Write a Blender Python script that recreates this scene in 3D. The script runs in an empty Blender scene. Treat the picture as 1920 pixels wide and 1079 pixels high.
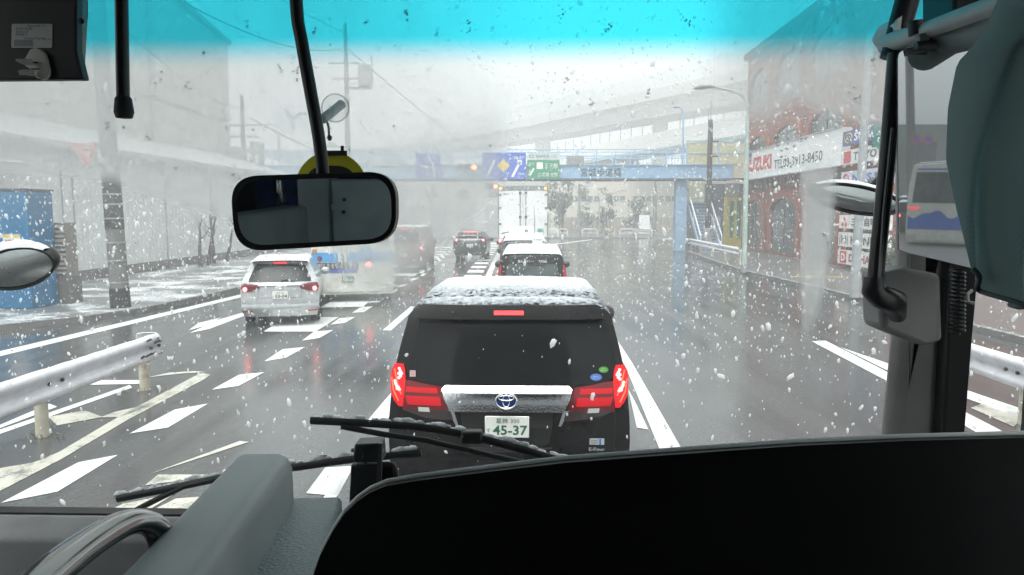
import bpy, math, random
import numpy as np
from mathutils import Vector, Matrix, noise
from mathutils.geometry import tessellate_polygon
R = math.radians
random.seed(7)
rng = np.random.default_rng(11)
SC = bpy.context.scene
COL = SC.collection

# ---------------- camera ----------------
FPX, VPX, VPY, EYE = 1387.0, 1000.0, 400.0, 2.5
cam_d = bpy.data.cameras.new('camera'); cam = bpy.data.objects.new('camera', cam_d); COL.objects.link(cam)
cam_d.sensor_width = 36.0; cam_d.lens = 36.0 * FPX / 1920.0
cam_d.clip_start = 0.05; cam_d.clip_end = 3000
PITCH = math.atan((539.5 - VPY) / FPX); YAW = math.atan((VPX - 960) / FPX * math.cos(PITCH))
cam.location = (0, 0, EYE)
cam.rotation_euler = (R(90) - PITCH, 0, YAW)
SC.camera = cam
CM = cam.rotation_euler.to_matrix()

def ray(px, py):
    return CM @ Vector(((px - 960) / FPX, (539.5 - py) / FPX, -1.0))
def at(px, py, Y):                      # the point on the upright plane y = Y seen at this place
    d = ray(px, py); return Vector((0, 0, EYE)) + d * (Y / d.y)
def gnd(px, py, z=0.0):                 # the point on the ground
    d = ray(px, py); return Vector((0, 0, EYE)) + d * ((z - EYE) / d.z)
def topx(p):                            # back to photograph pixels
    q = CM.transposed() @ (Vector(p) - Vector((0, 0, EYE)))
    return 960 + FPX * q.x / -q.z, 539.5 - FPX * q.y / -q.z

# ---------------- sky, sun, exposure ----------------
wd = bpy.data.worlds.new('World'); SC.world = wd; wd.use_nodes = True
nt = wd.node_tree; nt.nodes.clear()
sky = nt.nodes.new('ShaderNodeTexSky'); sky.sky_type = 'NISHITA'; sky.sun_disc = False
SUN_EL, SUN_ROT = R(72), R(190)
sky.sun_elevation = SUN_EL; sky.sun_rotation = SUN_ROT; sky.dust_density = 6.0; sky.air_density = 1.0
hs = nt.nodes.new('ShaderNodeHueSaturation'); hs.inputs['Saturation'].default_value = 0.05
bg = nt.nodes.new('ShaderNodeBackground'); bg.inputs['Strength'].default_value = 0.15
wo = nt.nodes.new('ShaderNodeOutputWorld')
nt.links.new(sky.outputs[0], hs.inputs['Color']); tn = nt.nodes.new('ShaderNodeMix'); tn.data_type = 'RGBA'; tn.blend_type = 'MULTIPLY'; tn.inputs[0].default_value = 1; tn.inputs[7].default_value = (.955, 1, .985, 1)
nt.links.new(hs.outputs[0], tn.inputs[6]); nt.links.new(tn.outputs[2], bg.inputs['Color']); nt.links.new(bg.outputs[0], wo.inputs['Surface'])
sl = bpy.data.lights.new('sun', 'SUN'); sl.energy = 0.5; sl.angle = R(40); sl.color = (1, 0.985, 0.95)
so = bpy.data.objects.new('sun', sl); COL.objects.link(so)
so.rotation_euler = (R(90) - SUN_EL, 0, R(-10)); so.location = (0, 0, 60)
vs = SC.view_settings
SC.display_settings.display_device = 'sRGB'
vs.view_transform = 'Standard'; vs.look = 'None'; vs.exposure = 1.12; vs.gamma = 1; vs.use_curve_mapping = False
cy = SC.cycles
cy.max_bounces = 7; cy.diffuse_bounces = 3; cy.glossy_bounces = 4; cy.transmission_bounces = 6; cy.transparent_max_bounces = 16
cy.volume_bounces = 4; cy.sample_clamp_indirect = 4.0; cy.caustics_reflective = False; cy.caustics_refractive = False
cy.use_denoising = True

# ---------------- materials ----------------
MATS = {}
def nodes(name):
    m = bpy.data.materials.new(name); m.use_nodes = True
    n = m.node_tree; n.nodes.clear()
    o = n.nodes.new('ShaderNodeOutputMaterial')
    return m, n, o
def lk(n, a, b): n.links.new(a, b)
def noise_tex(n, scale, detail=4, rough=0.55, coord='Object', vec=None):
    t = n.nodes.new('ShaderNodeTexNoise'); t.inputs['Scale'].default_value = scale
    t.inputs['Detail'].default_value = detail; t.inputs['Roughness'].default_value = rough
    if vec is None:
        c = n.nodes.new('ShaderNodeTexCoord'); vec = c.outputs[coord]
    lk(n, vec, t.inputs['Vector']); return t
def ramp(n, fac, a, b, lo=0.0, hi=1.0):
    r = n.nodes.new('ShaderNodeMapRange'); r.interpolation_type = 'SMOOTHSTEP'
    r.inputs[1].default_value = a; r.inputs[2].default_value = b; r.inputs[3].default_value = lo; r.inputs[4].default_value = hi
    lk(n, fac, r.inputs[0]); return r.outputs[0]
def mixc(n, fac, a, b):
    m = n.nodes.new('ShaderNodeMix'); m.data_type = 'RGBA'
    for s, v in ((m.inputs[0], fac), (m.inputs[6], a), (m.inputs[7], b)):
        if hasattr(v, 'links'): lk(n, v, s)
        elif isinstance(v, (int, float)): s.default_value = v
        else: s.default_value = (*v, 1)
    return m.outputs[2]
def mth(n, op, a, b=0.0):
    m = n.nodes.new('ShaderNodeMath'); m.operation = op
    for s, v in ((m.inputs[0], a), (m.inputs[1], b)):
        if hasattr(v, 'links'): lk(n, v, s)
        else: s.default_value = v
    return m.outputs[0]
SNOW = (0.82, 0.85, 0.88)
def mat(name, col, rough=0.5, metal=0.0, var=0.12, vs_=6.0, bump=0.0, bs=80.0, emit=None, es=0.0, snow=0.0, snow_s=9.0, spec=0.5, dirt=None, ds=2.5, coat=0.0):
    if name in MATS: return MATS[name]
    m, n, o = nodes(name)
    p = n.nodes.new('ShaderNodeBsdfPrincipled'); lk(n, p.outputs[0], o.inputs[0])
    t = noise_tex(n, vs_)
    c = mixc(n, ramp(n, t.outputs[0], 0.3, 0.7), [max(0, x * (1 - var)) for x in col], [min(1, x * (1 + var)) for x in col])
    if dirt:
        t2 = noise_tex(n, ds, 8, 0.7); c = mixc(n, ramp(n, t2.outputs[0], 0.52, 0.72, 0, 0.8), c, dirt)
    if snow:
        g = n.nodes.new('ShaderNodeNewGeometry'); s = n.nodes.new('ShaderNodeSeparateXYZ'); lk(n, g.outputs['Normal'], s.inputs[0])
        t3 = noise_tex(n, snow_s, 6, 0.7)
        f = mth(n, 'MULTIPLY', ramp(n, s.outputs[2], 0.55, 0.85), ramp(n, t3.outputs[0], 0.62 - 0.3 * snow, 0.72 - 0.3 * snow))
        c = mixc(n, f, c, SNOW)
    lk(n, c, p.inputs['Base Color'])
    p.inputs['Roughness'].default_value = rough; p.inputs['Metallic'].default_value = metal
    p.inputs['Specular IOR Level'].default_value = spec; p.inputs['Coat Weight'].default_value = coat; p.inputs['Coat Roughness'].default_value = 0.08
    if bump:
        tb = noise_tex(n, bs, 5); b = n.nodes.new('ShaderNodeBump'); b.inputs['Strength'].default_value = bump; b.inputs['Distance'].default_value = 0.01
        lk(n, tb.outputs[0], b.inputs['Height']); lk(n, b.outputs[0], p.inputs['Normal'])
    if emit:
        p.inputs['Emission Color'].default_value = (*emit, 1); p.inputs['Emission Strength'].default_value = es
    MATS[name] = m; return m

# ---------------- mesh builder ----------------
class MB:
    def __init__(s): s.v = []; s.f = []
    def add(s, vs, fs):
        k = len(s.v); s.v += [tuple(p) for p in vs]; s.f += [tuple(i + k for i in f) for f in fs]; return s
    def box(s, x0, x1, y0, y1, z0, z1, M=None):
        v = [(x, y, z) for z in (z0, z1) for y in (y0, y1) for x in (x0, x1)]
        if M is not None: v = [tuple(M @ Vector(p)) for p in v]
        return s.add(v, [(0, 2, 3, 1), (4, 5, 7, 6), (0, 1, 5, 4), (2, 6, 7, 3), (0, 4, 6, 2), (1, 3, 7, 5)])
    def prism(s, poly, d):              # a flat outline carried along the vector d
        d = Vector(d); n = len(poly); a = [Vector(p) for p in poly]; b = [p + d for p in a]
        tri = tessellate_polygon([a])
        s.add(a + b, [tuple(t) for t in tri] + [tuple(n + i for i in reversed(t)) for t in tri] + [(i, (i + 1) % n, n + (i + 1) % n, n + i) for i in range(n)])
        return s
    def tube(s, path, r, n=10, flat=(1, 1), up=None, caps=True):
        P = [Vector(p) for p in path]; m = len(P); rr = r if hasattr(r, '__len__') else [r] * m
        prev = Vector(up) if up else None; vs = []
        for i in range(m):
            t = (P[min(i + 1, m - 1)] - P[max(i - 1, 0)]).normalized()
            if prev is None: prev = Vector((0, 0, 1)) if abs(t.z) < 0.9 else Vector((1, 0, 0))
            u = (prev - t * prev.dot(t)).normalized(); w = t.cross(u); prev = u
            for k in range(n):
                a = 2 * math.pi * k / n
                vs.append(P[i] + u * (math.cos(a) * rr[i] * flat[0]) + w * (math.sin(a) * rr[i] * flat[1]))
        fs = [(i * n + k, i * n + (k + 1) % n, (i + 1) * n + (k + 1) % n, (i + 1) * n + k) for i in range(m - 1) for k in range(n)]
        if caps: fs += [tuple(reversed(range(n))), tuple(range((m - 1) * n, m * n))]
        return s.add(vs, fs)
    def lathe(s, prof, M, n=20):        # (radius, height) rows turned round local z, placed by M
        vs = [M @ Vector((r * math.cos(2 * math.pi * k / n), r * math.sin(2 * math.pi * k / n), h)) for r, h in prof for k in range(n)]
        m = len(prof)
        fs = [(i * n + k, i * n + (k + 1) % n, (i + 1) * n + (k + 1) % n, (i + 1) * n + k) for i in range(m - 1) for k in range(n)]
        fs += [tuple(reversed(range(n))), tuple(range((m - 1) * n, m * n))]
        return s.add(vs, fs)
    def grid(s, rows, closed=False):    # rows of points
        nr, nc = len(rows), len(rows[0]); vs = [p for r_ in rows for p in r_]
        fs = [(i * nc + j, i * nc + (j + 1) % nc, (i + 1) * nc + (j + 1) % nc, (i + 1) * nc + j) for i in range(nr - 1) for j in range(nc if closed else nc - 1)]
        return s.add(vs, fs)
    def build(s, name, m, parent=None, smooth=None, bevel=0.0, seg=2, local=False, solid=0.0, each=False):
        if each:                        # every separate piece becomes a part of its own
            par = list(range(len(s.v)))
            def root(i):
                while par[i] != i: par[i] = par[par[i]]; i = par[i]
                return i
            for f in s.f:
                for i in f[1:]: par[root(i)] = root(f[0])
            groups = {}
            for f in s.f: groups.setdefault(root(f[0]), []).append(f)
            out = []
            for g in groups.values():
                ids = sorted({i for f in g for i in f}); mp = {v: k for k, v in enumerate(ids)}
                q = MB(); q.v = [s.v[i] for i in ids]; q.f = [tuple(mp[i] for i in f) for f in g]
                out.append(q.build(name, m, parent, smooth, bevel, seg, local, solid))
            return out
        me = bpy.data.meshes.new(name)
        off = Vector((0, 0, 0))
        if parent is not None and not local:
            q = parent
            while q is not None: off += q.location; q = q.parent
        me.from_pydata([(p[0] - off.x, p[1] - off.y, p[2] - off.z) for p in s.v], [], s.f); me.validate(); me.update()
        return fin(me, name, m, parent, smooth, bevel, seg, solid)
def fin(me, name, m, parent=None, smooth=None, bevel=0.0, seg=2, solid=0.0):
    import bmesh
    bm = bmesh.new(); bm.from_mesh(me); bmesh.ops.recalc_face_normals(bm, faces=bm.faces); bm.to_mesh(me); bm.free()
    o = bpy.data.objects.new(name, me); COL.objects.link(o)
    if m is not None: me.materials.append(m)
    if parent is not None: o.parent = parent
    if smooth is not None:
        me.shade_smooth(); me.set_sharp_from_angle(angle=R(smooth))
    if solid:
        q = o.modifiers.new('solid', 'SOLIDIFY'); q.thickness = solid; q.offset = 0
    if bevel:
        b = o.modifiers.new('bevel', 'BEVEL'); b.width = bevel; b.segments = seg; b.limit_method = 'ANGLE'; b.angle_limit = R(35); b.harden_normals = False
        me.shade_smooth(); me.set_sharp_from_angle(angle=R(50))
    return o
def tag(o, label, cat, group=None):
    o['label'] = label; o['category'] = cat
    if group: o['group'] = group
    return o
def struct(o, kind='structure'): o['kind'] = kind; return o
def thing(name, label, cat, loc=(0, 0, 0), group=None):
    o = bpy.data.objects.new(name, None); COL.objects.link(o); o.location = loc; o.empty_display_size = 0.2
    return tag(o, label, cat, group)

_tc = {}
def text_data(s, bold):
    if (s, bold) in _tc: return _tc[(s, bold)]
    cu = bpy.data.curves.new('lettering', 'FONT'); cu.body = s; cu.size = 1; cu.resolution_u = 2; cu.offset = bold
    ob = bpy.data.objects.new('lettering', cu); COL.objects.link(ob)
    dg = bpy.context.evaluated_depsgraph_get(); dg.update()
    me = bpy.data.meshes.new_from_object(ob.evaluated_get(dg))
    V = [tuple(v.co) for v in me.vertices]; F = [tuple(p.vertices) for p in me.polygons]
    bpy.data.objects.remove(ob); bpy.data.curves.remove(cu); bpy.data.meshes.remove(me)
    _tc[(s, bold)] = (V, F); return V, F
FACE_BACK = (Vector((1, 0, 0)), Vector((0, 0, 1)))       # lettering read while looking along +Y
FACE_ROAD = (Vector((0, -1, 0)), Vector((0, 0, 1)))      # lettering read while looking along +X
def letters(mb, s, c, h, w=None, axes=FACE_BACK, bold=0.0, slant=0.0):
    """lettering centred on c, h high, w wide"""
    V, F = text_data(s, bold)
    if not V: return mb
    a = np.array(V); lo, hi = a.min(0), a.max(0); sz = hi - lo
    ky = h / max(sz[1], 1e-6); kx = (w / max(sz[0], 1e-6)) if w else ky
    c = Vector(c); X, Z = axes
    mb.add([c + X * ((x - (lo[0] + hi[0]) / 2) * kx + slant * (y - lo[1]) * ky) + Z * ((y - (lo[1] + hi[1]) / 2) * ky) for x, y, z in V], F)
    return mb

# =====================================================================
# THE SETTING: road, pavements, markings
# =====================================================================
def asphalt():
    m, n, o = nodes('wet_asphalt')
    p = n.nodes.new('ShaderNodeBsdfPrincipled'); lk(n, p.outputs[0], o.inputs[0])
    big = noise_tex(n, 0.35, 5, 0.6); fine = noise_tex(n, 30, 6, 0.7)
    c = n.nodes.new('ShaderNodeTexCoord'); mp = n.nodes.new('ShaderNodeMapping'); mp.inputs['Scale'].default_value = (2.2, 0.16, 1); lk(n, c.outputs['Object'], mp.inputs[0])
    trk = noise_tex(n, 1.0, 4, 0.6, vec=mp.outputs[0])
    c1 = mixc(n, ramp(n, fine.outputs[0], 0.3, 0.7), (0.058, 0.061, 0.061), (0.105, 0.109, 0.109))
    c2 = mixc(n, ramp(n, trk.outputs[0], 0.35, 0.7), c1, (0.052, 0.054, 0.055))
    sp = noise_tex(n, 9, 8, 0.75)
    slush = mth(n, 'MULTIPLY', ramp(n, sp.outputs[0], 0.6, 0.75), ramp(n, big.outputs[0], 0.45, 0.65, 0, 0.25))
    c3 = mixc(n, slush, c2, (0.45, 0.47, 0.48)); lk(n, c3, p.inputs['Base Color'])
    wet = mth(n, 'ADD', mth(n, 'MULTIPLY', trk.outputs[0], 0.5), mth(n, 'MULTIPLY', big.outputs[0], 0.5))
    lk(n, ramp(n, wet, 0.36, 0.60, 0.26, 0.06), p.inputs['Roughness'])
    p.inputs['Specular IOR Level'].default_value = 0.5
    b = n.nodes.new('ShaderNodeBump'); b.inputs['Strength'].default_value = 0.22; b.inputs['Distance'].default_value = 0.01
    fb = noise_tex(n, 14, 6, 0.65); lk(n, fb.outputs[0], b.inputs['Height']); lk(n, b.outputs[0], p.inputs['Normal'])
    return m
M_ROAD = asphalt()
def paint(name, col, wear):
    m, n, o = nodes(name)
    p = n.nodes.new('ShaderNodeBsdfPrincipled'); lk(n, p.outputs[0], o.inputs[0])
    t = noise_tex(n, 3.5, 8, 0.75); t2 = noise_tex(n, 40, 4, 0.7)
    f = ramp(n, mth(n, 'ADD', mth(n, 'MULTIPLY', t.outputs[0], 0.7), mth(n, 'MULTIPLY', t2.outputs[0], 0.3)), 0.62 - wear, 0.74 - wear, 0, 0.85)
    c = mixc(n, f, col, (0.09, 0.09, 0.09)); lk(n, c, p.inputs['Base Color']); p.inputs['Roughness'].default_value = 0.45
    return m
M_WHITE = paint('white_road_paint', (0.60, 0.62, 0.61), 0.035)
M_OLD = paint('worn_road_paint', (0.48, 0.47, 0.41), 0.13)
def snowy(name, base, amount, scale=1.2):
    m, n, o = nodes(name)
    p = n.nodes.new('ShaderNodeBsdfPrincipled'); lk(n, p.outputs[0], o.inputs[0])
    a = noise_tex(n, scale, 9, 0.68); b_ = noise_tex(n, scale * 14, 5, 0.7)
    s = mth(n, 'ADD', mth(n, 'MULTIPLY', a.outputs[0], 0.75), mth(n, 'MULTIPLY', b_.outputs[0], 0.25))
    f = ramp(n, s, 0.60 - amount * 0.25, 0.72 - amount * 0.25, 0, 0.95)
    lk(n, mixc(n, f, base, (0.52, 0.54, 0.55)), p.inputs['Base Color']); lk(n, ramp(n, f, 0, 1, 0.3, 0.85), p.inputs['Roughness'])
    bp = n.nodes.new('ShaderNodeBump'); bp.inputs['Strength'].default_value = 0.5; bp.inputs['Distance'].default_value = 0.02
    lk(n, s, bp.inputs['Height']); lk(n, bp.outputs[0], p.inputs['Normal'])
    return m
M_PAVE = snowy('snow_dusted_paving', (0.13, 0.135, 0.14), 0.55, .7)
M_PAVE_R = snowy('wet_paving', (0.12, 0.12, 0.12), 0.12)
M_KERB = mat('kerb_concrete', (0.17, 0.17, 0.165), 0.6, bump=0.4, bs=20, snow=0.25, dirt=(0.05, 0.05, 0.05))

struct(MB().add([(-395, -115, 0), (395, -115, 0), (395, 595, 0), (-395, 595, 0)], [(0, 1, 2, 3)]).build('road', M_ROAD))
kl = [(-14, 4), (-12.4, 12.0), (-11.3, 15.2), (-10.3, 16.6), (-9.75, 18.2), (-9.45, 22), (-9.35, 30), (-9.3, 60)]
pl = [(x - 0.16, y, 0.0) for x, y in kl] + [(-40, 60, 0), (-40, 4, 0)]
struct(MB().prism(pl, (0, 0, 0.13)).build('pavement', M_PAVE))
kb = MB()
for (a, b) in zip(kl[2:], kl[3:]):
    kb.prism([(a[0], a[1], 0), (b[0], b[1], 0), (b[0] - .157, b[1], 0), (a[0] - .157, a[1], 0)], (0, 0, 0.142))
struct(kb.build('kerb', M_KERB))
kr = [(9.9, -60), (9.4, 14), (9.15, 24), (8.75, 31), (9.2, 40), (9.7, 46), (11.0, 49.5), (14.5, 51.5), (30, 52)]
struct(MB().prism([(x + 0.16, y, 0.0) for x, y in kr] + [(60, 52, 0), (60, -60, 0)], (0, 0, 0.12)).build('pavement', M_PAVE_R))
kb = MB()
for (a, b) in zip(kr, kr[1:]):
    kb.prism([(a[0], a[1], 0), (b[0], b[1], 0), (b[0] + .157, b[1], 0), (a[0] + .157, a[1], 0)], (0, 0, 0.132))
struct(kb.build('kerb', M_KERB))
struct(MB().prism([(-60, 73, 0), (90, 73, 0), (90, 140, 0), (-60, 140, 0)], (0, 0, 0.12)).build('pavement', M_PAVE_R))
struct(MB().add([(9.8, 27.9, .126), (11.6, 27.7, .126), (11.6, 28.0, .126), (9.8, 28.2, .126)], [(0, 1, 2, 3)]).build('tactile_paving_strip', mat('yellow_paving', (0.5, 0.42, 0.08), .5)))

def marks(name, polys, m, z=0.005):
    mb = MB()
    for p in polys:
        q = [gnd(x, y, z) for x, y in p]
        tri = tessellate_polygon([q]); mb.add(q, [tuple(t) for t in tri])
    return struct(mb.build(name, m))
marks('dashed_lane_line', [
    [(2, 943), (147, 867), (221, 853), (108, 922)], [(243, 813), (328, 768), (390, 757), (315, 802)],
    [(397, 731), (448, 703), (496, 698), (447, 724)], [(495, 678), (530, 655), (572, 651), (536, 671)],
    [(566, 639), (589, 622), (625, 619), (599, 634)], [(620, 609), (636, 597), (667, 594.5), (646, 606)],
    [(660, 587), (675, 577), (699.5, 574.5), (682, 585.5)], [(691, 568), (705, 559), (726, 557), (711, 567)],
    [(717, 552), (729, 545), (749, 543), (736, 550)], [(742, 539), (751, 534), (766, 532.5), (757, 538)],
    [(765, 527), (772, 522), (786, 521), (779, 526)]], M_WHITE)
marks('zebra_blocks', [[(494, 622), (537, 595), (635, 595), (592, 622)], [(600, 577), (635, 558), (703, 558), (680, 575.5)],
    [(698, 544), (717, 534), (747, 533), (732, 544)]], M_WHITE)
marks('lane_edge_line', [[(717, 620), (752, 590), (770, 575), (783, 575), (733, 620)],
    [(574, 925), (610, 877), (658, 874), (657, 886), (633, 930)], [(680, 800), (715, 758), (735, 735), (748, 735), (722, 800)],
    [(596, 945), (640, 893), (652, 893), (624, 945)]], M_WHITE)
marks('solid_lane_line', [[(1110, 575), (1116, 575), (1185, 680), (1300, 880), (1252, 880), (1174, 690)], [(1178, 730), (1190, 752), (1216, 806), (1194, 802)]], M_WHITE)
marks('median_nose_line', [[(1522, 640), (1548, 639), (1662, 697), (1960, 850), (1960, 885), (1662, 714)], [(1575, 651), (1960, 782), (1960, 800), (1662, 694)]], M_WHITE)
marks('median_worn_patch', [[(1820, 765), (1862, 750), (1930, 775), (1900, 800)]], M_OLD)
marks('edge_line', [[(-60, 673), (445, 554), (560, 527), (560, 530), (445, 559.5), (-60, 683)]], M_WHITE)
marks('turn_arrow', [[(353, 620), (372, 606), (417, 595), (402, 602), (453, 587), (470, 584), (470, 588), (393, 617), (355, 625), (383, 612)]], M_WHITE)
marks('guardrail_lines', [[(-80, 838), (0, 806), (243, 722), (248, 727), (0, 814), (-80, 848)], [(-80, 832), (0, 797), (93, 757), (107, 763), (0, 803), (-80, 838)], [(163, 722), (187, 713), (277, 713), (260, 720)]], M_WHITE)
marks('worn_island_line', [[(-80, 955), (0, 921), (117, 860), (240, 787), (380, 713), (395, 703), (379, 700), (362, 707), (225, 780), (110, 848), (0, 897), (-80, 930)],
    [(-40, 890), (0, 878), (60, 868), (112, 851), (60, 872), (0, 896)], [(188, 783), (213, 773), (293, 755), (262, 768), (228, 782)],
    [(275, 708), (317, 699), (365, 696), (386, 698), (350, 700), (318, 703)], [(90, 782), (160, 770), (192, 782), (107, 798)]], M_OLD)
marks('worn_road_letters', [[(283, 888), (450, 827), (467, 829), (300, 883)], [(272, 910), (297, 890), (370, 890), (430, 890), (310, 905)], [(195, 962), (230, 945), (330, 925), (270, 962)],
    [(330, 935), (470, 925), (455, 960), (270, 965)]], M_OLD)
lad = []
def gl(x, y): p = gnd(x, y); return Vector((p.x, p.y, 0))
def lad_rungs(A, B, n, wl, wr, frac=0.5):
    out = []
    for i in range(n):
        c = A + (B - A) * (i / n); d = (B - A) / n * frac
        out.append([c + Vector((-wl, 0, 0)), c + Vector((wr, 0, 0)), c + d + Vector((wr, 0, 0)), c + d + Vector((-wl, 0, 0))])
    return out
A0, B0 = gl(778, 518), gl(849, 462)
polys = lad_rungs(A0, B0, 9, 1.5, 0.35, 0.42)
polys += [[A0, A0 + Vector((.18, 0, 0)), B0 + Vector((.18, 0, 0)), B0]]
polys += [[A0 + Vector((-1.6, 0, 0)), A0 + Vector((-1.45, 0, 0)), B0 + Vector((-1.45, 0, 0)), B0 + Vector((-1.6, 0, 0))]]
A1, B1 = gl(908, 522), gl(941, 456)
polys += lad_rungs(A1, B1, 13, 0.85, -0.16, 0.55) + lad_rungs(A1, B1, 13, -0.4, 1.3, 0.55)
polys += [[A1, A1 + Vector((.24, 0, 0)), B1 + Vector((.24, 0, 0)), B1]]
mb = MB()
for q in polys: mb.add([(p.x, p.y, .005) for p in q], [(0, 1, 2, 3)])
struct(mb.build('ladder_lane_marking', M_WHITE))
marks('cross_road_line', [[(1030, 441), (1275, 446), (1275, 449.5), (1030, 443.5)], [(1030, 459), (1110, 449), (1110, 450), (1030, 460.5)], [(790, 441), (925, 441), (925, 442.6), (790, 442.6)], [(905, 456), (935, 455), (935, 457), (905, 458)]], M_WHITE)
mb = MB()                                               # hatching and lines on the road behind, seen in the hung mirror
for i in range(9):
    mb.add([(8.6, -12 - i * 2.1, .005), (11.6, -13.6 - i * 2.1, .005), (11.6, -13.1 - i * 2.1, .005), (8.6, -11.5 - i * 2.1, .005)], [(0, 1, 2, 3)])
mb.add([(8.4, -8, .004), (8.6, -8, .004), (8.6, -45, .004), (8.4, -45, .004)], [(0, 1, 2, 3)])
struct(mb.build('hatched_marking', M_WHITE))
struct(MB().prism([(2.6, -2, 0), (7.0, -2, 0), (8.1, -10.5, 0), (5, -11, 0)], (0, 0, .1)).build('snowy_verge', snowy('verge_snow', (.07, .07, .07), .75, 1.0)))

# =====================================================================
# LEFT SIDE
# =====================================================================
def corrugated(name, col, pitch=0.25, axis=1, dark=0.82, snow=0.0, dirt=None, bst=.35):
    m, n, o = nodes(name)
    p = n.nodes.new('ShaderNodeBsdfPrincipled'); lk(n, p.outputs[0], o.inputs[0])
    c = n.nodes.new('ShaderNodeTexCoord'); s = n.nodes.new('ShaderNodeSeparateXYZ'); lk(n, c.outputs['Object'], s.inputs[0])
    w = mth(n, 'SINE', mth(n, 'MULTIPLY', s.outputs[axis], 2 * math.pi / pitch))
    t = noise_tex(n, 1.5, 6, 0.7)
    cc = mixc(n, ramp(n, t.outputs[0], .35, .7), col, [x * dark for x in col])
    if dirt: cc = mixc(n, ramp(n, noise_tex(n, .8, 8, .75).outputs[0], .55, .7, 0, .6), cc, dirt)
    lk(n, cc, p.inputs['Base Color']); p.inputs['Roughness'].default_value = .55
    b = n.nodes.new('ShaderNodeBump'); b.inputs['Strength'].default_value = bst; b.inputs['Distance'].default_value = .03
    lk(n, w, b.inputs['Height']); lk(n, b.outputs[0], p.inputs['Normal'])
    return m
M_CORR = corrugated('white_sheet_wall', (0.66, 0.68, 0.67), 0.3, bst=.12)
M_DARK = mat('dark_metal', (0.03, 0.032, 0.035), .45)
M_GREY = mat('grey_metal', (0.30, 0.31, 0.32), .4, snow=.2)
M_SNOW = mat('snow', (.60, .63, .65), .8, bump=.6, bs=30, var=.04)

shed = thing('roadside_shed', 'long low white corrugated shed with snowy sloping roof beside the left pavement', 'shed', (-15.8, 38, 0))
MB().box(-22, -15.8, 14, 62, .5, 4.75).build('wall', M_CORR, shed)
MB().box(-22, -15.76, 14, 62, 0, .5).build('plinth', mat('stained_concrete', (.16, .16, .15), .8, dirt=(.05, .06, .04), bump=.4, bs=8), shed)
MB().prism([(-15.35, 13.6, 4.72), (-22, 13.6, 7.0), (-22, 13.6, 7.1), (-15.35, 13.6, 4.84)], (0, 48.8, 0)).build('roof', corrugated('snowy_roof', (.50, .53, .56), .9), shed)
MB().box(-15.5, -15.33, 13.6, 62.4, 4.58, 4.715).build('gutter', M_GREY, shed)
mb = MB()
for y in (17.3, 19.4, 21.2, 24.5, 25.1, 28, 31.5, 36): mb.box(-15.79, -15.765, y, y + .05, .5, 4.6)
mb.build('cover_strip', mat('seam_grey', (.36, .38, .38), .5), shed, each=True)
MB().prism([(-15.79, 17.2, 4.1), (-15.0, 17.2, 3.9), (-15.0, 17.2, 3.96), (-15.79, 17.2, 4.2)], (0, 4.6, 0)).build('awning', mat('awning_dark', (.10, .10, .10), .5, snow=.6), shed)
for y0, z0, ln in ((20.6, 3.4, 1.3), (27.5, 3.9, 2.2)):
    MB().tube([(-15.74, y0 + .0, z0), (-15.72, y0 + .25, z0 - ln * .5), (-15.73, y0 + .4, z0 - ln)], .018, 6).build('hanging_cable', M_DARK, shed)

big = thing('tall_warehouse', 'tall beige corrugated warehouse rising into the murk behind the white shed', 'warehouse', (-19, 33, 0))
MB().prism([(-23, 18, 0), (-23, 46.6, 0), (-23, 46.6, 12.9), (-23, 18, 16.6)], (4, 0, 0)).build('wall', corrugated('beige_sheet_wall', (.50, .48, .43), .5), big)
MB().prism([(-23.2, 17.8, 16.62), (-23.2, 46.8, 12.9), (-23.2, 46.8, 13.15), (-23.2, 17.8, 16.87)], (4.4, 0, 0)).build('roof_edge', mat('roof_edge_grey', (.3, .31, .31), .5, snow=.5), big)
MB().box(-18.98, -18.9, 36.9, 37.2, 5, 14.2).build('downpipe', M_GREY, big)
MB().box(-18.98, -18.85, 30.5, 31.1, 10.3, 10.8).box(-18.98, -18.85, 31.5, 32.1, 10.3, 10.8).build('vent', M_DARK, big, each=True)
MB().box(-18.99, -18.9, 18, 46.6, 8.25, 8.4).build('band', mat('band_grey', (.42, .41, .38), .5), big)

bk = gnd(50, 590)
kio = thing('blue_kiosk', 'tall blue metal box with posters at the left edge of the pavement', 'kiosk', (-13.1, 18, .13))
M_BLUE = mat('teal_blue_panel', (.01, .14, .29), .4, snow=.15, var=.1)
MB().box(-15.0, -12.42, 17.9, 18.9, .13, 3.05).build('cabinet', M_BLUE, kio, bevel=.03)
MB().box(-15.03, -12.40, 17.88, 18.93, 3.05, 3.10).build('roof_rim', mat('kiosk_rim', (.05, .06, .07), .5, snow=.9), kio)
for i, (z, c) in enumerate(((1.98, (.75, .72, .7)), (1.66, (.74, .74, .74)), (1.32, (.45, .65, .82)))):
    ps = MB().box(-13.05, -12.62, 17.875, 17.897, z - .3, z).build('poster', mat('poster_paper%d' % i, c, .5), kio)
    MB().box(-13.05, -12.62, 17.870, 17.8745, z - .075, z).build('header', mat('poster_yellow', (.7, .5, .05), .5), ps)
    MB().box(-13.07, -12.60, 17.8755, 17.89, z - .32, z + .02).build('border', mat('poster_blue', (.08, .25, .7), .5), ps)
    letters(MB(), 'お知らせ', (-12.835, 17.869, z - .15), .06, .34, bold=.02).build('lettering', mat('poster_red', (.6, .05, .05), .5), ps)
lv = thing('louvred_cabinet', 'grey brown louvred cabinet beside the blue metal box', 'cabinet', (-12.3, 19.2, .13))
MB().box(-12.7, -12.15, 18.95, 19.5, .13, .85).build('base', mat('cabinet_base', (.16, .15, .14), .7), lv)
MB().box(-12.7, -12.2, 18.98, 19.45, .85, 2.25).build('housing', mat('cabinet_brown', (.22, .20, .18), .6), lv)
mb = MB()
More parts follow.
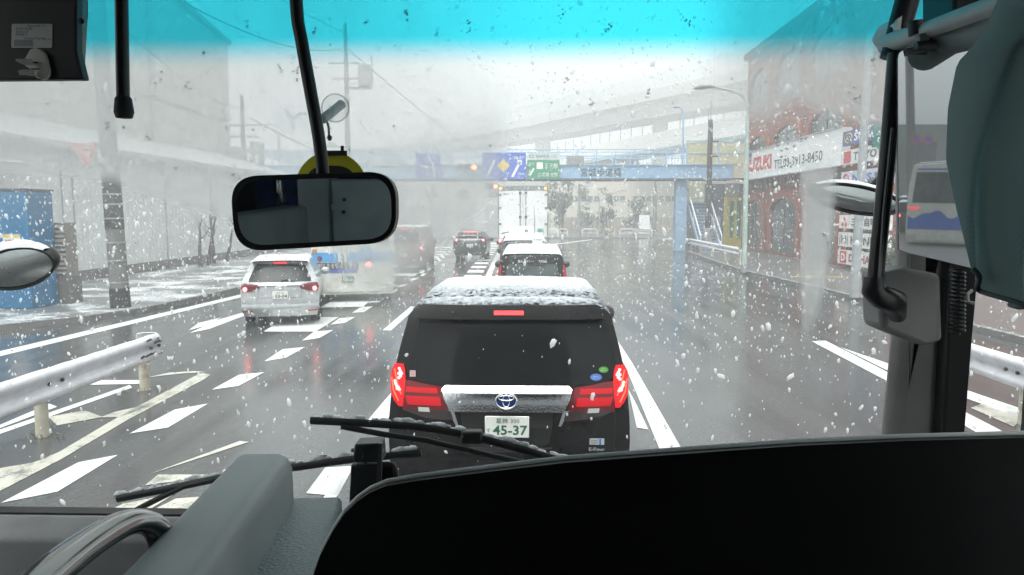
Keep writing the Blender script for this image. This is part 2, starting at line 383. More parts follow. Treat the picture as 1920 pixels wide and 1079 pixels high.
for i in range(11): mb.prism([(-12.69, 18.93, .92 + i * .12), (-12.69, 18.978, .98 + i * .12), (-12.69, 18.978, .92 + i * .12)], (.48, 0, 0))
mb.build('louvre_slats', mat('cabinet_slat', (.30, .28, .25), .6), lv)

def pole_between(p0, p1, r0, r1, seg=2): return MB().tube([Vector(p0).lerp(Vector(p1), i / seg) for i in range(seg + 1)], [r0 + (r1 - r0) * i / seg for i in range(seg + 1)], 14)
b0 = gnd(227, 586); ptop = at(178, -60, b0.y)
up = thing('utility_pole', 'thick leaning concrete utility pole with a dark wrapped band beside the left kerb', 'utility pole', (b0.x, b0.y, .12))
M_CONC = mat('pole_concrete', (.17, .17, .165), .75, bump=.3, bs=12, dirt=(.07, .07, .07), ds=4, snow=.0)
b0.z = .12
pole_between(b0, b0.lerp(ptop, 1.12), .225, .16, 6).build('shaft', M_CONC, up, smooth=40)
def along(z): return b0.lerp(ptop, (z - b0.z) / (ptop.z - b0.z))
pole_between(along(.125), along(.62), .238, .235).build('base_sleeve', mat('sleeve_dark', (.035, .036, .037), .6, var=.4, vs_=9), up, smooth=40)
pole_between(along(2.1), along(3.4), .222, .215).build('wrap_band', mat('wrap_dark', (.028, .029, .03), .5, var=.5, vs_=7, dirt=(.3, .3, .3), ds=9), up, smooth=40)
mb = MB()
for z in (.75, 1.3, 1.75, 2.35, 2.7, 2.95): mb.tube([along(z), along(z + .035)], [.232, .231], 14)
mb.build('steel_strap', M_GREY, up, each=True)
st = thing('stop_sign', 'faded red triangular stop sign fixed to the leaning utility pole', 'road sign', (-12, 18.6, 4))
cs = [at(130, 267, 18.5), at(188, 267, 18.5), at(164, 317, 18.5)]
cen = (cs[0] + cs[1] + cs[2]) / 3
MB().prism([cen + (p - cen) * 1.02 for p in cs], (0, .03, 0)).build('panel', mat('stop_white', (.75, .75, .75), .4), st)
MB().prism([cen + (p - cen) * .93 + Vector((0, -.006, 0)) for p in cs], (0, .005, 0)).build('face', mat('stop_red', (.62, .03, .03), .4), st)
mw = mat('sign_white', (.8, .8, .8), .4)
letters(letters(MB(), '止まれ', cen + Vector((0, -.012, .13)), .16, .48, bold=.02), 'STOP', cen + Vector((0, -.012, -.06)), .12, .3, bold=.02).build('lettering', mw, st)
MB().box(cen.x, along(4).x + .1, 18.54, 18.6, cen.z + .1, cen.z + .15).build('bracket', M_GREY, st)

def bare_tree(x, y, h, lean, lab, seed):
    r_ = random.Random(seed); t = thing('bare_tree', lab, 'tree', (x, y, .12), 'bare trees along the shed wall')
    mb = MB(); p0 = Vector((x, y, .12)); tp = p0 + Vector((lean * h, 0, h))
    mb.tube([p0, p0.lerp(tp, .35) + Vector((r_.uniform(-.05, .05), 0, 0)), p0.lerp(tp, .7), tp], [.1, .075, .05, .02], 8)
    mb.build('trunk', M_BARK, t, smooth=50)
    mb = MB()
    for k in range(6):
        f = r_.uniform(.5, .95); a = p0.lerp(tp, f); d = Vector((r_.uniform(-1, 1), r_.uniform(-1, 1), r_.uniform(.5, 1.3))).normalized() * (h * .4 * (1.1 - f * .5))
        m_ = a + d * .5 + Vector((0, 0, -.05)); mb.tube([a, m_, a + d], [.028, .016, .005], 5)
        for q in range(1):
            b = a + d * r_.uniform(.4, .9); e = b + Vector((r_.uniform(-.4, .4), r_.uniform(-.4, .4), r_.uniform(.1, .5))); mb.tube([b, e], [.01, .003], 4)
    mb.build('branches', M_BARK, t)
M_BARK = mat('bark', (.05, .045, .04), .85, snow=.15)
for i, (px, py, h, ln, lab) in enumerate(((376, 507, 2.0, .03, 'leftmost short bare tree by the white shed wall'), (391, 503, 2.3, .18, 'bare tree leaning right in the clump by the shed wall'),
                              (402, 500, 2.5, -.05, 'tallest upright bare tree in the clump by the shed wall'), (425, 496, 2.1, .22, 'slanting bare tree standing apart nearest the silver car'))):
    g = gnd(px, py); bare_tree(g.x, g.y, h, ln, lab, i + 3)

# guardrails
M_RAIL = mat('white_guardrail_paint', (.62, .62, .66), .38, snow=.3, snow_s=14, dirt=(.36, .35, .33), ds=3)
M_POST = mat('rail_post_paint', (.55, .52, .42), .5, dirt=(.25, .16, .08), ds=5)
def guardrail(lab, pts, z, posts, face=1, term=False, name='guardrail', snow=True):
    """pts: ground line; face: +1 the corrugated side looks to +X"""
    a, b = Vector(pts[0]), Vector(pts[1]); t = thing(name, lab, 'guardrail', (a.x, a.y, 0), 'guardrails beside the road')
    prof = [(-.0, -.175), (.045, -.165), (.075, -.13), (.075, -.085), (.03, -.045), (.005, 0), (.03, .045), (.075, .085), (.075, .13), (.045, .165), (0, .175)]
    rows = []; n = 14; d = (b - a); path = [(a + d * (i / n), 0) for i in range(n + 1)]
    side = Vector((d.y, -d.x)).normalized() * face
    rows = [[(p.x + side.x * u, p.y + side.y * u, z + w) for u, w in prof] for p, _ in path]
    if term:
        dn = d.normalized()
        for k in range(1, 9):
            an = math.pi * k / 8; cxy = b + dn * (.13 * math.sin(an)) - side * (.13 * (1 - math.cos(an))); sc = 1 - .12 * k / 8
            sd = side * math.cos(an) + dn * math.sin(an)
            rows.append([(cxy.x + sd.x * u * .3, cxy.y + sd.y * u * .3, z + w) for u, w in prof])
    MB().grid(rows).build('beam', M_RAIL, t, smooth=60, solid=.012)
    for f in posts:
        p = a + d * f - side * .09
        MB().tube([(p.x, p.y, 0), (p.x, p.y, z + .12)], .07, 14).build('post', M_POST, t, smooth=40)
        mb = MB(); q = a + d * f + side * .012
        mb.tube([(q.x, q.y, z), (q.x + side.x * .03, q.y + side.y * .03, z)], .022, 8)
        q2 = q + d.normalized() * .22; mb.tube([(q2.x, q2.y, z), (q2.x + side.x * .03, q2.y + side.y * .03, z)], .022, 8)
        mb.build('bolt', M_DARK, t, each=True)
    if snow:
        rr = []
        for i in range(121):
            p = a + d * (i / 120); h = .016 + .014 * noise.noise((i * .35, face, z)); wd_ = .03 + .012 * noise.noise((i * .5, 3, z))
            c = p + side * .012
            rr.append([(c.x + side.x * wd_ * u, c.y + side.y * wd_ * u, z + .168 + max(.004, h) * w) for u, w in ((-1, 0), (-.8, .7), (0, 1.1), (.8, .7), (1, 0))])
        MB().grid(rr).build('snow_layer', M_SNOW, t, smooth=60)
    return t
g1 = guardrail('near white guardrail with a dented rounded end on the left of the road', [(-5.42, 3.0), (-5.42, 10.35)], .60, (.12, .40, .675, .975), 1, True)
mb = MB(); r_ = random.Random(5)
for k in range(9):                                                      # scuffs and torn paint near its end
    y = r_.uniform(9.75, 10.35); z = .6 + r_.uniform(-.14, .14); w = r_.uniform(.05, .22); h = r_.uniform(.008, .05)
    pr = .0 + .08 * (abs(z - .6) > .06 and abs(z - .6) < .14) + .02
    mb.prism([(-5.42 + pr, y, z), (-5.42 + pr, y + w, z + h * .3), (-5.42 + pr, y + w * .7, z + h), (-5.42 + pr, y - .02, z + h * .6)], (.006, 0, 0))
mb.build('paint_scuff', M_DARK, g1, each=True)
mb = MB()
for f in (.675, .975, .40):
    for k in range(26):
        an = r_.uniform(0, 6.28); rad = abs(r_.gauss(0, .17)) + .06; x = -5.51 + rad * math.cos(an); y = 3 + 7.35 * f + rad * math.sin(an)
        mb.tube([(x, y, .01), (x + r_.uniform(-.08, .08), y + r_.uniform(-.08, .08), r_.uniform(.03, .1))], [.006, .002], 4)
struct(mb.build('dead_grass_tufts', mat('dead_grass', (.25, .2, .11), .9)), 'stuff')
guardrail('white guardrail in front of the footbridge stairs and the yellow doorway', [(9.55, 34.5), (9.95, 47.5)], .72, (.02, .25, .5, .75, .98), -1)
guardrail('near white guardrail seen through the side window on the right', [(5.75, 3.0), (5.75, 10.2)], .62, (.2, .5, .8), -1)
gd = gnd(1207, 452)
guardrail('short far white guardrail stub at the junction corner', [(gd.x - .3, gd.y + 6), (gd.x + .6, gd.y - 1)], .85, (.3, .9), -1, snow=False)

# left background poles, billboard, cables
def upole(px, top, Y, base, lab, r0=.2, arms=(), cat='utility pole', r1=.12, m=None, name='utility_pole'):
    a = at(px, 400, Y); z1 = at(px, top, Y).z
    t = thing(name, lab, cat, (a.x, a.y, 0))
    pole_between((a.x, Y, 0), (a.x, Y, z1), r0, r1, 5).build('shaft', m or M_CONC, t, smooth=40)
    for z, x0, x1 in arms:
        MB().box(a.x + x0, a.x + x1, Y - .06, Y + .06, z - .05, z + .05).build('crossarm', M_GREY, t, each=True)
        mb = MB()
        for k in range(4):
            x = a.x + x0 + (x1 - x0) * (k + .5) / 4; mb.tube([(x, Y, z + .05), (x, Y, z + .13), (x, Y, z + .2)], [.03, .05, .02], 8)
        mb.build('insulator', mat('porcelain', (.6, .6, .6), .3), t, each=True)
    return t, a.x, z1
p1, x1, z1 = upole(655, 45, 50, 0, 'tall utility pole with a transformer rising behind the suction hook', .24, ((12.4, -1.2, .9), (11.4, -.9, .9)))
MB().tube([(x1 + 1.2, 50, 10.9), (x1 + 1.2, 50, 12.3)], .42, 14).build('transformer', mat('transformer_grey', (.35, .36, .37), .5), p1, smooth=40, each=True)
MB().box(x1 + .1, x1 + 1.7, 49.9, 50.1, 10.7, 10.85).box(x1 + 1.66, x1 + 1.76, 49.95, 50.05, 10.85, 12.9).build('bracket', M_GREY, p1)
p2, x2, z2 = upole(461, 178, 46, 0, 'short utility pole with many crossarms beside the pale billboard', .2, ((7.9, -1.3, 2.2), (7.2, -.9, 1.0), (6.4, -1.2, 1.1)))
MB().box(x2 - .9, x2 - .3, 45.7, 46.3, 5.3, 6.6).box(x2 + .5, x2 + 1.2, 45.7, 46.3, 5.0, 6.9).build('transformer', mat('transformer_grey', (.3, .3, .3), .5), p2, bevel=.05, each=True)
bb = thing('billboard', 'pale grey billboard on posts left of the suction hook', 'billboard', at(556, 330, 60))
bl, br = at(512, 196, 60), at(604, 248, 60)
MB().box(bl.x, br.x, 60, 60.3, br.z, bl.z).build('panel', mat('billboard_face', (.62, .64, .70), .5), bb)
c = (Vector(bl) + Vector(br)) / 2
MB().tube([(c.x - .9, 59.98, c.z + .75), (c.x - .4, 59.98, c.z + .1), (c.x - .45, 59.98, c.z - .8)], .13, 6).tube([(c.x + .3, 59.98, c.z + .45), (c.x - .4, 59.98, c.z + .1)], .13, 6).build('painted_mark', mat('billboard_grey', (.36, .38, .44), .5), bb)
MB().tube([(bl.x + .3, 60.15, 0), (bl.x + .3, 60.15, br.z)], .12).tube([(br.x - .3, 60.15, 0), (br.x - .3, 60.15, br.z)], .12).build('post', M_GREY, bb, each=True)
def cable(a, b, sag, lab, r=.022):
    a, b = Vector(a), Vector(b); P = [a.lerp(b, i / 12) - Vector((0, 0, sag * 4 * (i / 12) * (1 - i / 12))) for i in range(13)]
    tag(MB().tube(P, r, 5).build('power_cable', mat('cable_black', (.05, .05, .05), .6)), lab, 'cable', 'overhead cables')
tp = b0.lerp(ptop, 1.05)
cable((-13, 10, 12.5), (x1, 50, z1 - .6), .8, 'highest overhead cable sloping down to the transformer pole')
cable(tp, (x1 - .3, 50, z1 - 1.6), .9, 'overhead cable from the leaning pole to the transformer pole')
cable(tp - Vector((0, 0, 1.2)), (x2, 46, z2 - .8), .6, 'overhead cable from the leaning pole to the short crossarm pole')
cable((-17, 12, 9), (x2 - 1, 46, z2 - 1.6), .5, 'lowest overhead cable in front of the tall warehouse')
cable((x1, 50, z1 - 1.5), (-2, 92, 6.5), .5, 'cable falling from the transformer pole toward the footbridge', .03)
cable((x2 + .5, 46, z2 - 1.4), (-13, 62, 6.0), .4, 'cable falling to the right of the pale billboard', .03)

# =====================================================================
# FAR BACKGROUND: expressway, warehouse, buildings, trees
# =====================================================================
M_EXP = mat('expressway_concrete', (.58, .59, .58), .8, var=.08, vs_=.5)
ex = thing('elevated_expressway', 'huge pale elevated expressway curving across the sky on the right', 'viaduct', (4, 156, 0))
E = [Vector(p) for p in ((62, 62), (42, 91), (31, 110), (17.5, 133), (4.5, 156), (-10, 177), (-28, 198), (-60, 225))]
def sweep(E, prof):
    rows = []
    for i, p in enumerate(E):
        d = (E[min(i + 1, len(E) - 1)] - E[max(i - 1, 0)]).normalized(); s = Vector((d.y, -d.x))
        rows.append([(p.x + s.x * u, p.y + s.y * u, z) for u, z in prof])
    return MB().grid(rows, closed=True)
EP = [(-3.2, 18), (3.2, 18), (4.2, 19.8), (6.4, 20.1), (6.4, 20.4), (-6.4, 20.4), (-6.4, 20.1), (-4.2, 19.8)]
sweep(E, EP).build('deck', M_EXP, ex)
sweep(E, [(-6.5, 20.1), (-6.2, 20.1), (-6.2, 21.7), (-6.5, 21.7)]).build('parapet', mat('parapet_pale', (.5, .51, .5), .7), ex)
sweep(E, [(-6.45, 21.7), (-6.38, 21.7), (-6.38, 24.2), (-6.45, 24.2)]).build('noise_barrier', mat('barrier_pale', (.62, .64, .65), .4), ex)
for (x, y, w) in ((21.2, 127.0, 1.15), (1.9, 160.0, 1.6), (39.5, 95.5, 1.2), (-22, 191, 1.6)):
    MB().box(x - w, x + w, y - 1.2, y + 1.2, 0, 18.4).build('pier', mat('pier_cream', (.50, .48, .40), .8), ex)
sr = thing('slip_road_ramp', 'lower slip road ramp with a fence rising under the expressway', 'viaduct', (16, 98, 0))
E2 = [Vector(p) for p in ((44, 48), (33, 66), (22.8, 80.5), (13, 100), (3.5, 121), (-8, 145))]
ZR = [12, 11, 10.3, 9.9, 9.3, 8.4]
rows = []; rows2 = []; posts = MB()
for i, p in enumerate(E2):
    d = (E2[min(i + 1, 5)] - E2[max(i - 1, 0)]).normalized(); s = Vector((d.y, -d.x)); z = ZR[i]
    rows.append([(p.x + s.x * u, p.y + s.y * u, z + w) for u, w in ((-3.5, 0), (3.5, 0), (3.5, 1.7), (3.2, 1.7), (3.2, 1), (-3.2, 1), (-3.2, 1.9), (-3.5, 1.9))])
    rows2.append([(p.x - s.x * 3.55, p.y - s.y * 3.55, z - .35), (p.x - s.x * 3.4, p.y - s.y * 3.4, z - .35), (p.x - s.x * 3.4, p.y - s.y * 3.4, z + .02), (p.x - s.x * 3.55, p.y - s.y * 3.55, z + .02)])
MB().grid(rows, closed=True).build('deck', mat('ramp_pale', (.62, .62, .60), .7), sr)
MB().grid(rows2, closed=True).build('girder', mat('ramp_green', (.22, .30, .28), .6), sr)
for i in range(5):
    for k in range(9):
        f = k / 9; a = E2[i].lerp(E2[i + 1], f); d = (E2[i + 1] - E2[i]).normalized(); s = Vector((d.y, -d.x)); z = ZR[i] + (ZR[i + 1] - ZR[i]) * f + 1.9
        q = a - s * 3.35; posts.box(q.x - .05, q.x + .05, q.y - .05, q.y + .05, z - .2, z + 1.5)
posts.build('fence_post', mat('fence_grey', (.2, .21, .21), .5), sr, each=True)
for i in (1, 3, 4): MB().box(E2[i].x - .9, E2[i].x + .9, E2[i].y - .9, E2[i].y + .9, 0, ZR[i] + .1).build('pier', mat('pier_grey', (.34, .34, .33), .8), sr)

wh = thing('cream_warehouse', 'cream warehouse with a band of small square windows behind the footbridge', 'warehouse', (11, 95, 0))
M_CREAM = mat('cream_wall', (.56, .52, .43), .7, var=.06, vs_=.4)
MB().box(2.2, 19.0, 95, 118, 0, 8.6).build('wall', M_CREAM, wh)
MB().box(19.02, 27.5, 96, 118, 0, 6.4).build('annex', M_CREAM, wh)
MB().box(18.9, 27.7, 95.8, 118, 6.4, 6.65).build('annex_roof', mat('annex_roof', (.3, .28, .25), .6, snow=.5), wh)
for k in range(18):
    if k in (5, 9): continue
    x = 4.45 + k * .82
    if x > 18.4: break
    w = MB().box(x, x + .62, 94.93, 94.99, 4.0, 4.65).build('window', mat('far_window', (.08, .09, .10), .25), wh)
for x in (20.0, 22.2, 24.5): MB().box(x, x + .9, 95.93, 95.99, 3.95, 4.6).build('window', mat('far_window', (.08, .09, .1), .25), wh)
letters(MB(), '西濃 運輸', (10.2, 94.96, 6.75), .62, 5.0, bold=.05).build('lettering', mat('sign_red', (.6, .05, .04), .5), wh)
MB().tube([(6.9, 94.98, 6.6), (6.9, 94.9, 6.6)], .38, 20).build('emblem', mat('emblem_blue', (.16, .2, .3), .5), wh)
gb = thing('gabled_depot', 'long grey depot with a gable roof behind the white truck', 'building', (-8, 108, 0))
MB().prism([(-34, 108, 0), (3.2, 108, 0), (3.2, 108, 6.4), (-1.5, 108, 8.4), (-12, 108, 9.6), (-34, 108, 7.5)], (0, 16, 0)).build('wall', mat('depot_grey', (.36, .36, .34), .7, var=.1, vs_=.5), gb)
for k in range(8): MB().box(-31 + k * 4, -28.6 + k * 4, 107.9, 107.98, .2, 3.6).build('shutter', mat('depot_shutter', (.24, .25, .25), .5), gb)
for k in range(6): MB().box(-29 + k * 4.5, -27.6 + k * 4.5, 107.9, 107.98, 4.8, 5.8).build('window', mat('far_window', (.08, .09, .1), .25), gb)
lf = thing('pale_office_block', 'pale fogged office block left of the junction behind the driving mirror', 'building', (-24, 78, 0))
MB().box(-32, -15.5, 78, 92, 0, 9).build('wall', mat('office_pale', (.45, .46, .45), .7), lf)
for k in range(6):
    for j in range(2): MB().box(-31 + k * 2.6, -29.2 + k * 2.6, 77.92, 77.98, 2.2 + j * 3.2, 3.8 + j * 3.2).build('window', mat('far_window', (.08, .09, .1), .25), lf)
tb = thing('distant_tower_block', 'tan tower block almost lost in the snow above the blue signs', 'building', (-29, 220, 0))
MB().box(-35, -25, 220, 232, 0, 28).build('wall', mat('tower_tan', (.42, .36, .28), .7), tb)
MB().box(-32, -28, 222, 230, 28, 30.5).build('penthouse', mat('tower_tan2', (.38, .34, .28), .7), tb)
for k in range(4):
    for j in range(6): MB().box(-34.2 + k * 2.4, -32.8 + k * 2.4, 219.9, 219.97, 8 + j * 3.2, 9.6 + j * 3.2).build('window', mat('far_window', (.08, .09, .1), .25), tb)

def leafy(name, lab, x, y, h, r, zc, n, seed, group, col=(.055, .075, .045), trunk=.12):
    r_ = random.Random(seed); t = thing(name, lab, 'tree', (x, y, .1), group)
    mb = MB(); mb.tube([(x, y, .1), (x + .1, y, zc * .6), (x, y, zc)], [trunk, trunk * .8, trunk * .5], 8)
    for k in range(7):
        a = r_.uniform(0, 6.28); mb.tube([(x, y, zc * r_.uniform(.5, .9)), (x + math.cos(a) * r * .7, y + math.sin(a) * r * .7, zc + r_.uniform(-.2, .7) * r)], [trunk * .4, .02], 5)
    mb.build('trunk', M_BARK, t, smooth=50)
    mb = MB(); cl = [(Vector((r_.gauss(0, .5) * r, r_.gauss(0, .5) * r, r_.gauss(0, .55) * (h - zc))), r_.uniform(.25, .5) * r) for _ in range(16)]
    for k in range(n):
        c, cr = cl[r_.randrange(16)]; p = Vector((x, y, zc)) + c + Vector((r_.gauss(0, .5), r_.gauss(0, .5), r_.gauss(0, .5))) * cr
        if p.z < .6: continue
        u = Vector((r_.uniform(-1, 1), r_.uniform(-1, 1), r_.uniform(-1, 1))).normalized(); w = u.orthogonal().normalized(); s = r_.uniform(.10, .22)
        mb.add([p - u * s, p + w * s * .5, p + u * s, p - w * s * .5], [(0, 1, 2, 3)])
    mb.build('crown', mat('leaf_%d' % int(col[1] * 1000), col, .6, var=.5, vs_=1.2, snow=.25), t)
TG = 'street trees in front of the warehouse'
leafy('street_tree', 'big dense round tree just right of the white truck', 3.1, 80, 6.2, 1.5, 3.9, 2600, 1, TG)
leafy('street_tree', 'tiered tree on a tall trunk in front of the cream warehouse windows', 8.0, 82, 4.6, 1.0, 2.8, 900, 2, TG, trunk=.07)
leafy('street_tree', 'bushy right hand tree beside the white signboard', 11.0, 82, 4.4, 1.2, 2.5, 1300, 3, TG, trunk=.08)
leafy('street_tree', 'small loose tree between the big round tree and the grey pole', 6.0, 84, 3.6, .8, 2.0, 500, 4, TG, trunk=.06)
leafy('brown_shrub', 'tan dried shrub at the far kerb below the warehouse', 7.4, 74, .9, .55, .45, 500, 5, None, (.26, .20, .12), .03)
leafy('hedge_shrub', 'green shrub in the planter behind the stacked sign boards', 12.6, 26.5, 1.4, .6, .9, 700, 6, None, (.05, .08, .03), .04)
M_PIPE = mat('white_pipe', (.7, .7, .7), .4, snow=.3)
for i, (px0, px1, lab) in enumerate(((1028, 1045, 'first narrow white pipe barrier right of the truck'), (1047, 1064, 'second white pipe barrier right of the truck'), (1092, 1120, 'wide white pipe barrier left of the tan shrub'), (1138, 1152, 'narrow white pipe barrier right of the tan shrub'), (1162, 1222, 'long white pipe barrier beside the white signboard'))):
    a, b = at(px0, 437, 75), at(px1, 437, 75)
    t = thing('pipe_barrier', lab, 'barrier', (a.x, 75, .12), 'white pipe barriers on the far kerb')
    MB().tube([(a.x, 75, .12), (a.x, 75, .75), (a.x + .12, 75, .9), (b.x - .12, 75, .9), (b.x, 75, .75), (b.x, 75, .12)], .045, 8).build('hoop', M_PIPE, t, smooth=60)
    MB().tube([(a.x, 75, .5), (b.x, 75, .5)], .03, 6).build('mid_bar', M_PIPE, t, smooth=60)
fe = thing('brown_fence', 'low brown board fence at the foot of the cream warehouse', 'fence', (10, 88, .12))
MB().box(3, 24, 88, 88.08, .12, 2.0).build('boards', corrugated('fence_brown', (.30, .26, .21), .3, 0), fe)
mb = MB()
for k in range(15): mb.box(3 + k * 1.5, 3.1 + k * 1.5, 87.9, 87.99, .12, 2.15)
mb.build('post', mat('fence_post_brown', (.2, .18, .16), .7), fe, each=True)
sb = thing('sandwich_board', 'white upright signboard standing on the far pavement', 'sign', (11.6, 78, .12))
MB().box(11.05, 12.15, 78, 78.06, .35, 2.3).build('panel', mw, sb)
MB().box(11.1, 11.18, 78.0, 78.2, .12, .35).box(12.02, 12.1, 78, 78.2, .12, .35).build('foot', M_GREY, sb, each=True)
upole(1086, 345, 76, 0, 'grey utility pole in front of the left end of the cream warehouse', .17, ((5.2, -.6, 1.0),), m=mat('pole_grey', (.2, .2, .2), .7))
upole(1228, 335, 78, 0, 'dark twin utility pole just left of the blue bridge column', .3, ((4.6, -.4, .8),), m=mat('pole_dark', (.12, .12, .12), .7))
t_, xx, zz = upole(1124, 372, 80, 0, 'thin street lamp post with a slanting arm before the warehouse', .08, (), 'lamp post', .07, M_GREY, 'lamp_post')
MB().tube([(xx, 80, zz - .3), (xx + 1.3, 80, zz + .5), (xx + 2.2, 80, zz + .8)], .05, 6).build('arm', M_GREY, t_)
MB().box(xx + 2.1, xx + 2.8, 79.85, 80.15, zz + .72, zz + .88).build('lamp_head', M_GREY, t_)

# =====================================================================
# FOOTBRIDGE and what hangs on it
# =====================================================================
M_BB = mat('bridge_blue', (.29, .46, .64), .5, var=.08, vs_=2, snow=.5, dirt=(.20, .33, .48), ds=1.5)
fb = thing('footbridge', 'light blue steel pedestrian footbridge spanning the road with stairs on the right', 'footbridge', (0, 48.5, 0))
MB().box(-26, 12.7, 48, 50, 4.72, 5.52).build('girder', M_BB, fb)
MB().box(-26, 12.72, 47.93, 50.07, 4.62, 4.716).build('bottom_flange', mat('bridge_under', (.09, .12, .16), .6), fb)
MB().box(-26, 12.72, 47.93, 50.07, 5.524, 5.6).build('top_flange', M_BB, fb)
mb = MB()
for y in (48.0, 49.95):
    for k in range(31): mb.box(-26 + k * 1.2, -25.94 + k * 1.2, y, y + .05, 5.6, 6.5)
    for z in (6.5, 6.1): mb.box(-26, 10, y - .01, y + .06, z, z + .06)
mb.build('railing', M_BB, fb)
mb = MB()
for k in range(88): mb.box(-8 + k * .2, -7.98 + k * .2, 48.02, 48.04, 5.6, 6.1)
mb.build('baluster', mat('baluster_blue', (.34, .45, .56), .5), fb, each=True)
M_CP = mat('cream_panel', (.52, .50, .34), .6)
for x0, x1 in ((9.75, 11.65), (11.75, 13.5)):
    MB().box(x0, x1, 47.9, 47.95, 5.62, 6.95).build('screen_panel', M_CP, fb)
MB().box(13.52, 13.57, 47.9, 50, 5.62, 6.95).build('screen_panel', M_CP, fb)
mb = MB()
for x in (9.68, 11.66, 13.46): mb.box(x, x + .08, 47.86, 47.895, 5.62, 7.0)
mb.box(9.68, 13.55, 47.86, 47.895, 7.002, 7.08).box(9.68, 13.55, 47.865, 47.89, 6.25, 6.31)
mb.build('screen_frame', M_BB, fb)
MB().box(12.72, 13.6, 47.95, 50.1, 4.72, 5.5).build('platform_end', mat('platform_cream', (.5, .47, .38), .6), fb)
for (x, y) in ((9.55, 48.6), (-24, 48.6)):
    MB().box(x - .35, x + .35, y - .3, y + .5, 0, 4.6).build('column', M_BB, fb, bevel=.03)
sx0, sx1 = 10.15, 11.35
mb = MB()
for k in range(15): mb.box(sx0, sx1, 45.2 + k * .28, 45.2 + k * .28 + .3, .12 + k * .2, .12 + k * .2 + .06)
mb.build('stair_tread', mat('tread_grey', (.30, .33, .36), .6, snow=.3), fb, each=True)
mb = MB()
for k in range(15): mb.box(sx0, sx1, 45.46 + k * .28, 45.475 + k * .28, .18 + k * .2, .317 + k * .2)
mb.build('stair_riser', mat('riser_blue', (.12, .18, .26), .6), fb, each=True)
for x in (sx0 - .06, sx1 + .01):
    MB().prism([(x, 45.1, .1), (x, 49.45, 3.2), (x, 49.45, 3.5), (x, 45.1, .4)], (.05, 0, 0)).build('stringer', M_BB, fb)
    MB().tube([(x + .02, 45.1, .2), (x + .02, 45.1, 1.15), (x + .02, 49.4, 4.2)], .045, 8).tube([(x + .02, 47.2, 1.6), (x + .02, 47.2, 2.65)], .03, 6).build('handrail', mat('handrail_pale', (.6, .68, .74), .4, snow=.3), fb)
MB().box(sx0 - .05, sx1 + .4, 49.5, 51.2, 3.05, 3.2).build('landing', M_BB, fb)
MB().box(sx0 + .1, sx1 + .3, 51.1, 51.15, 3.2, 4.55).build('screen_panel', M_CP, fb)
letters(MB(), '宮城歩道橋', (at(1127, 324, 47.98).x, 47.985, 5.1), .56, 2.6, bold=.006).build('lettering', mat('name_dark', (.03, .04, .05), .5), fb)
M_SB = mat('sign_blue', (.02, .10, .52), .4, var=.05, snow=0, dirt=(.2, .26, .5), ds=2)
M_SG = mat('sign_green', (.01, .24, .12), .4, var=.05, dirt=(.1, .3, .2), ds=2)
def panel(name, lab, px0, py0, px1, py1, m, Y=47.7, th=.06):
    a, b = at(px0, py0, Y), at(px1, py1, Y); t = thing(name, lab, 'road sign', ((a.x + b.x) / 2, Y, b.z), 'road signs on the footbridge')
    MB().box(a.x, b.x, Y, Y + th, b.z, a.z).build('panel', m, t)
    MB().box(a.x + .1, a.x + .18, Y + th + .002, 47.99, b.z + .3, a.z - .3).box(b.x - .18, b.x - .1, Y + th + .002, 47.99, b.z + .3, a.z - .3).build('bracket', M_GREY, t)
    return t, a, b
t_, a, b = panel('direction_sign', 'pale blue junction sign with a forked white arrow, leftmost on the footbridge', 780, 288, 826, 336, M_SB)
MB().tube([(b.x - .35, 47.67, b.z + .1), (b.x - .45, 47.67, b.z + .85), (a.x + .75, 47.67, a.z - .2)], .06, 6).tube([(b.x - .45, 47.67, b.z + .75), (a.x + .3, 47.67, b.z + .75)], .04, 6).build('arrow', mw, t_)
t_, a, b = panel('direction_sign', 'large blue direction sign with a yellow diamond on the footbridge', 904, 287, 986, 336, M_SB)
c = at(944, 311, 47.68)
MB().prism([(c.x - .42, 47.69, c.z), (c.x, 47.69, c.z - .43), (c.x + .42, 47.69, c.z), (c.x, 47.69, c.z + .43)], (0, .008, 0)).build('diamond', mat('sign_yellow', (.72, .50, .06), .4), t_)
mb = MB(); c2 = at(974, 308, 47.68)
mb.prism([(c2.x - .55, 47.69, b.z + .12), (c2.x - .37, 47.69, b.z + .12), (c2.x + .1, 47.69, c2.z + .1), (c2.x - .05, 47.69, c2.z + .15)], (0, .007, 0))
mb.box(c2.x - .14, c2.x + .16, 47.69, 47.697, c2.z - .05, c2.z + .25)
mb.prism([(a.x + .25, 47.69, b.z + .15), (a.x + .36, 47.69, b.z + .15), (a.x + .85, 47.69, a.z - .5), (a.x + .72, 47.69, a.z - .45)], (0, .007, 0))
letters(letters(mb, '環七通り', (c2.x - .05, 47.688, a.z - .3), .22, .62), '2km', (c2.x + .1, 47.688, b.z + .35), .18)
mb.build('lettering', mw, t_)
t_, a, b = panel('expressway_sign', 'green expressway entrance sign with a grey header on the footbridge', 989, 300, 1049, 336, M_SG)
h0, h1 = at(989, 287, 47.7), at(1049, 299.5, 47.7)
MB().box(h0.x, h1.x, 47.7, 47.76, h1.z, h0.z).build('header', mat('sign_grey', (.55, .58, .57), .4), t_)
letters(letters(MB(), 'C2', (h0.x + .26, 47.69, (h0.z + h1.z) / 2), .2, bold=.02), '首都高速 入口', (h0.x + 1.2, 47.69, (h0.z + h1.z) / 2), .2, 1.35).build('header_lettering', mat('letter_green', (.02, .16, .08), .5), t_)
mb = MB(); mb.box(a.x + .58, a.x + .98, 47.69, 47.697, a.z - .58, a.z - .16)
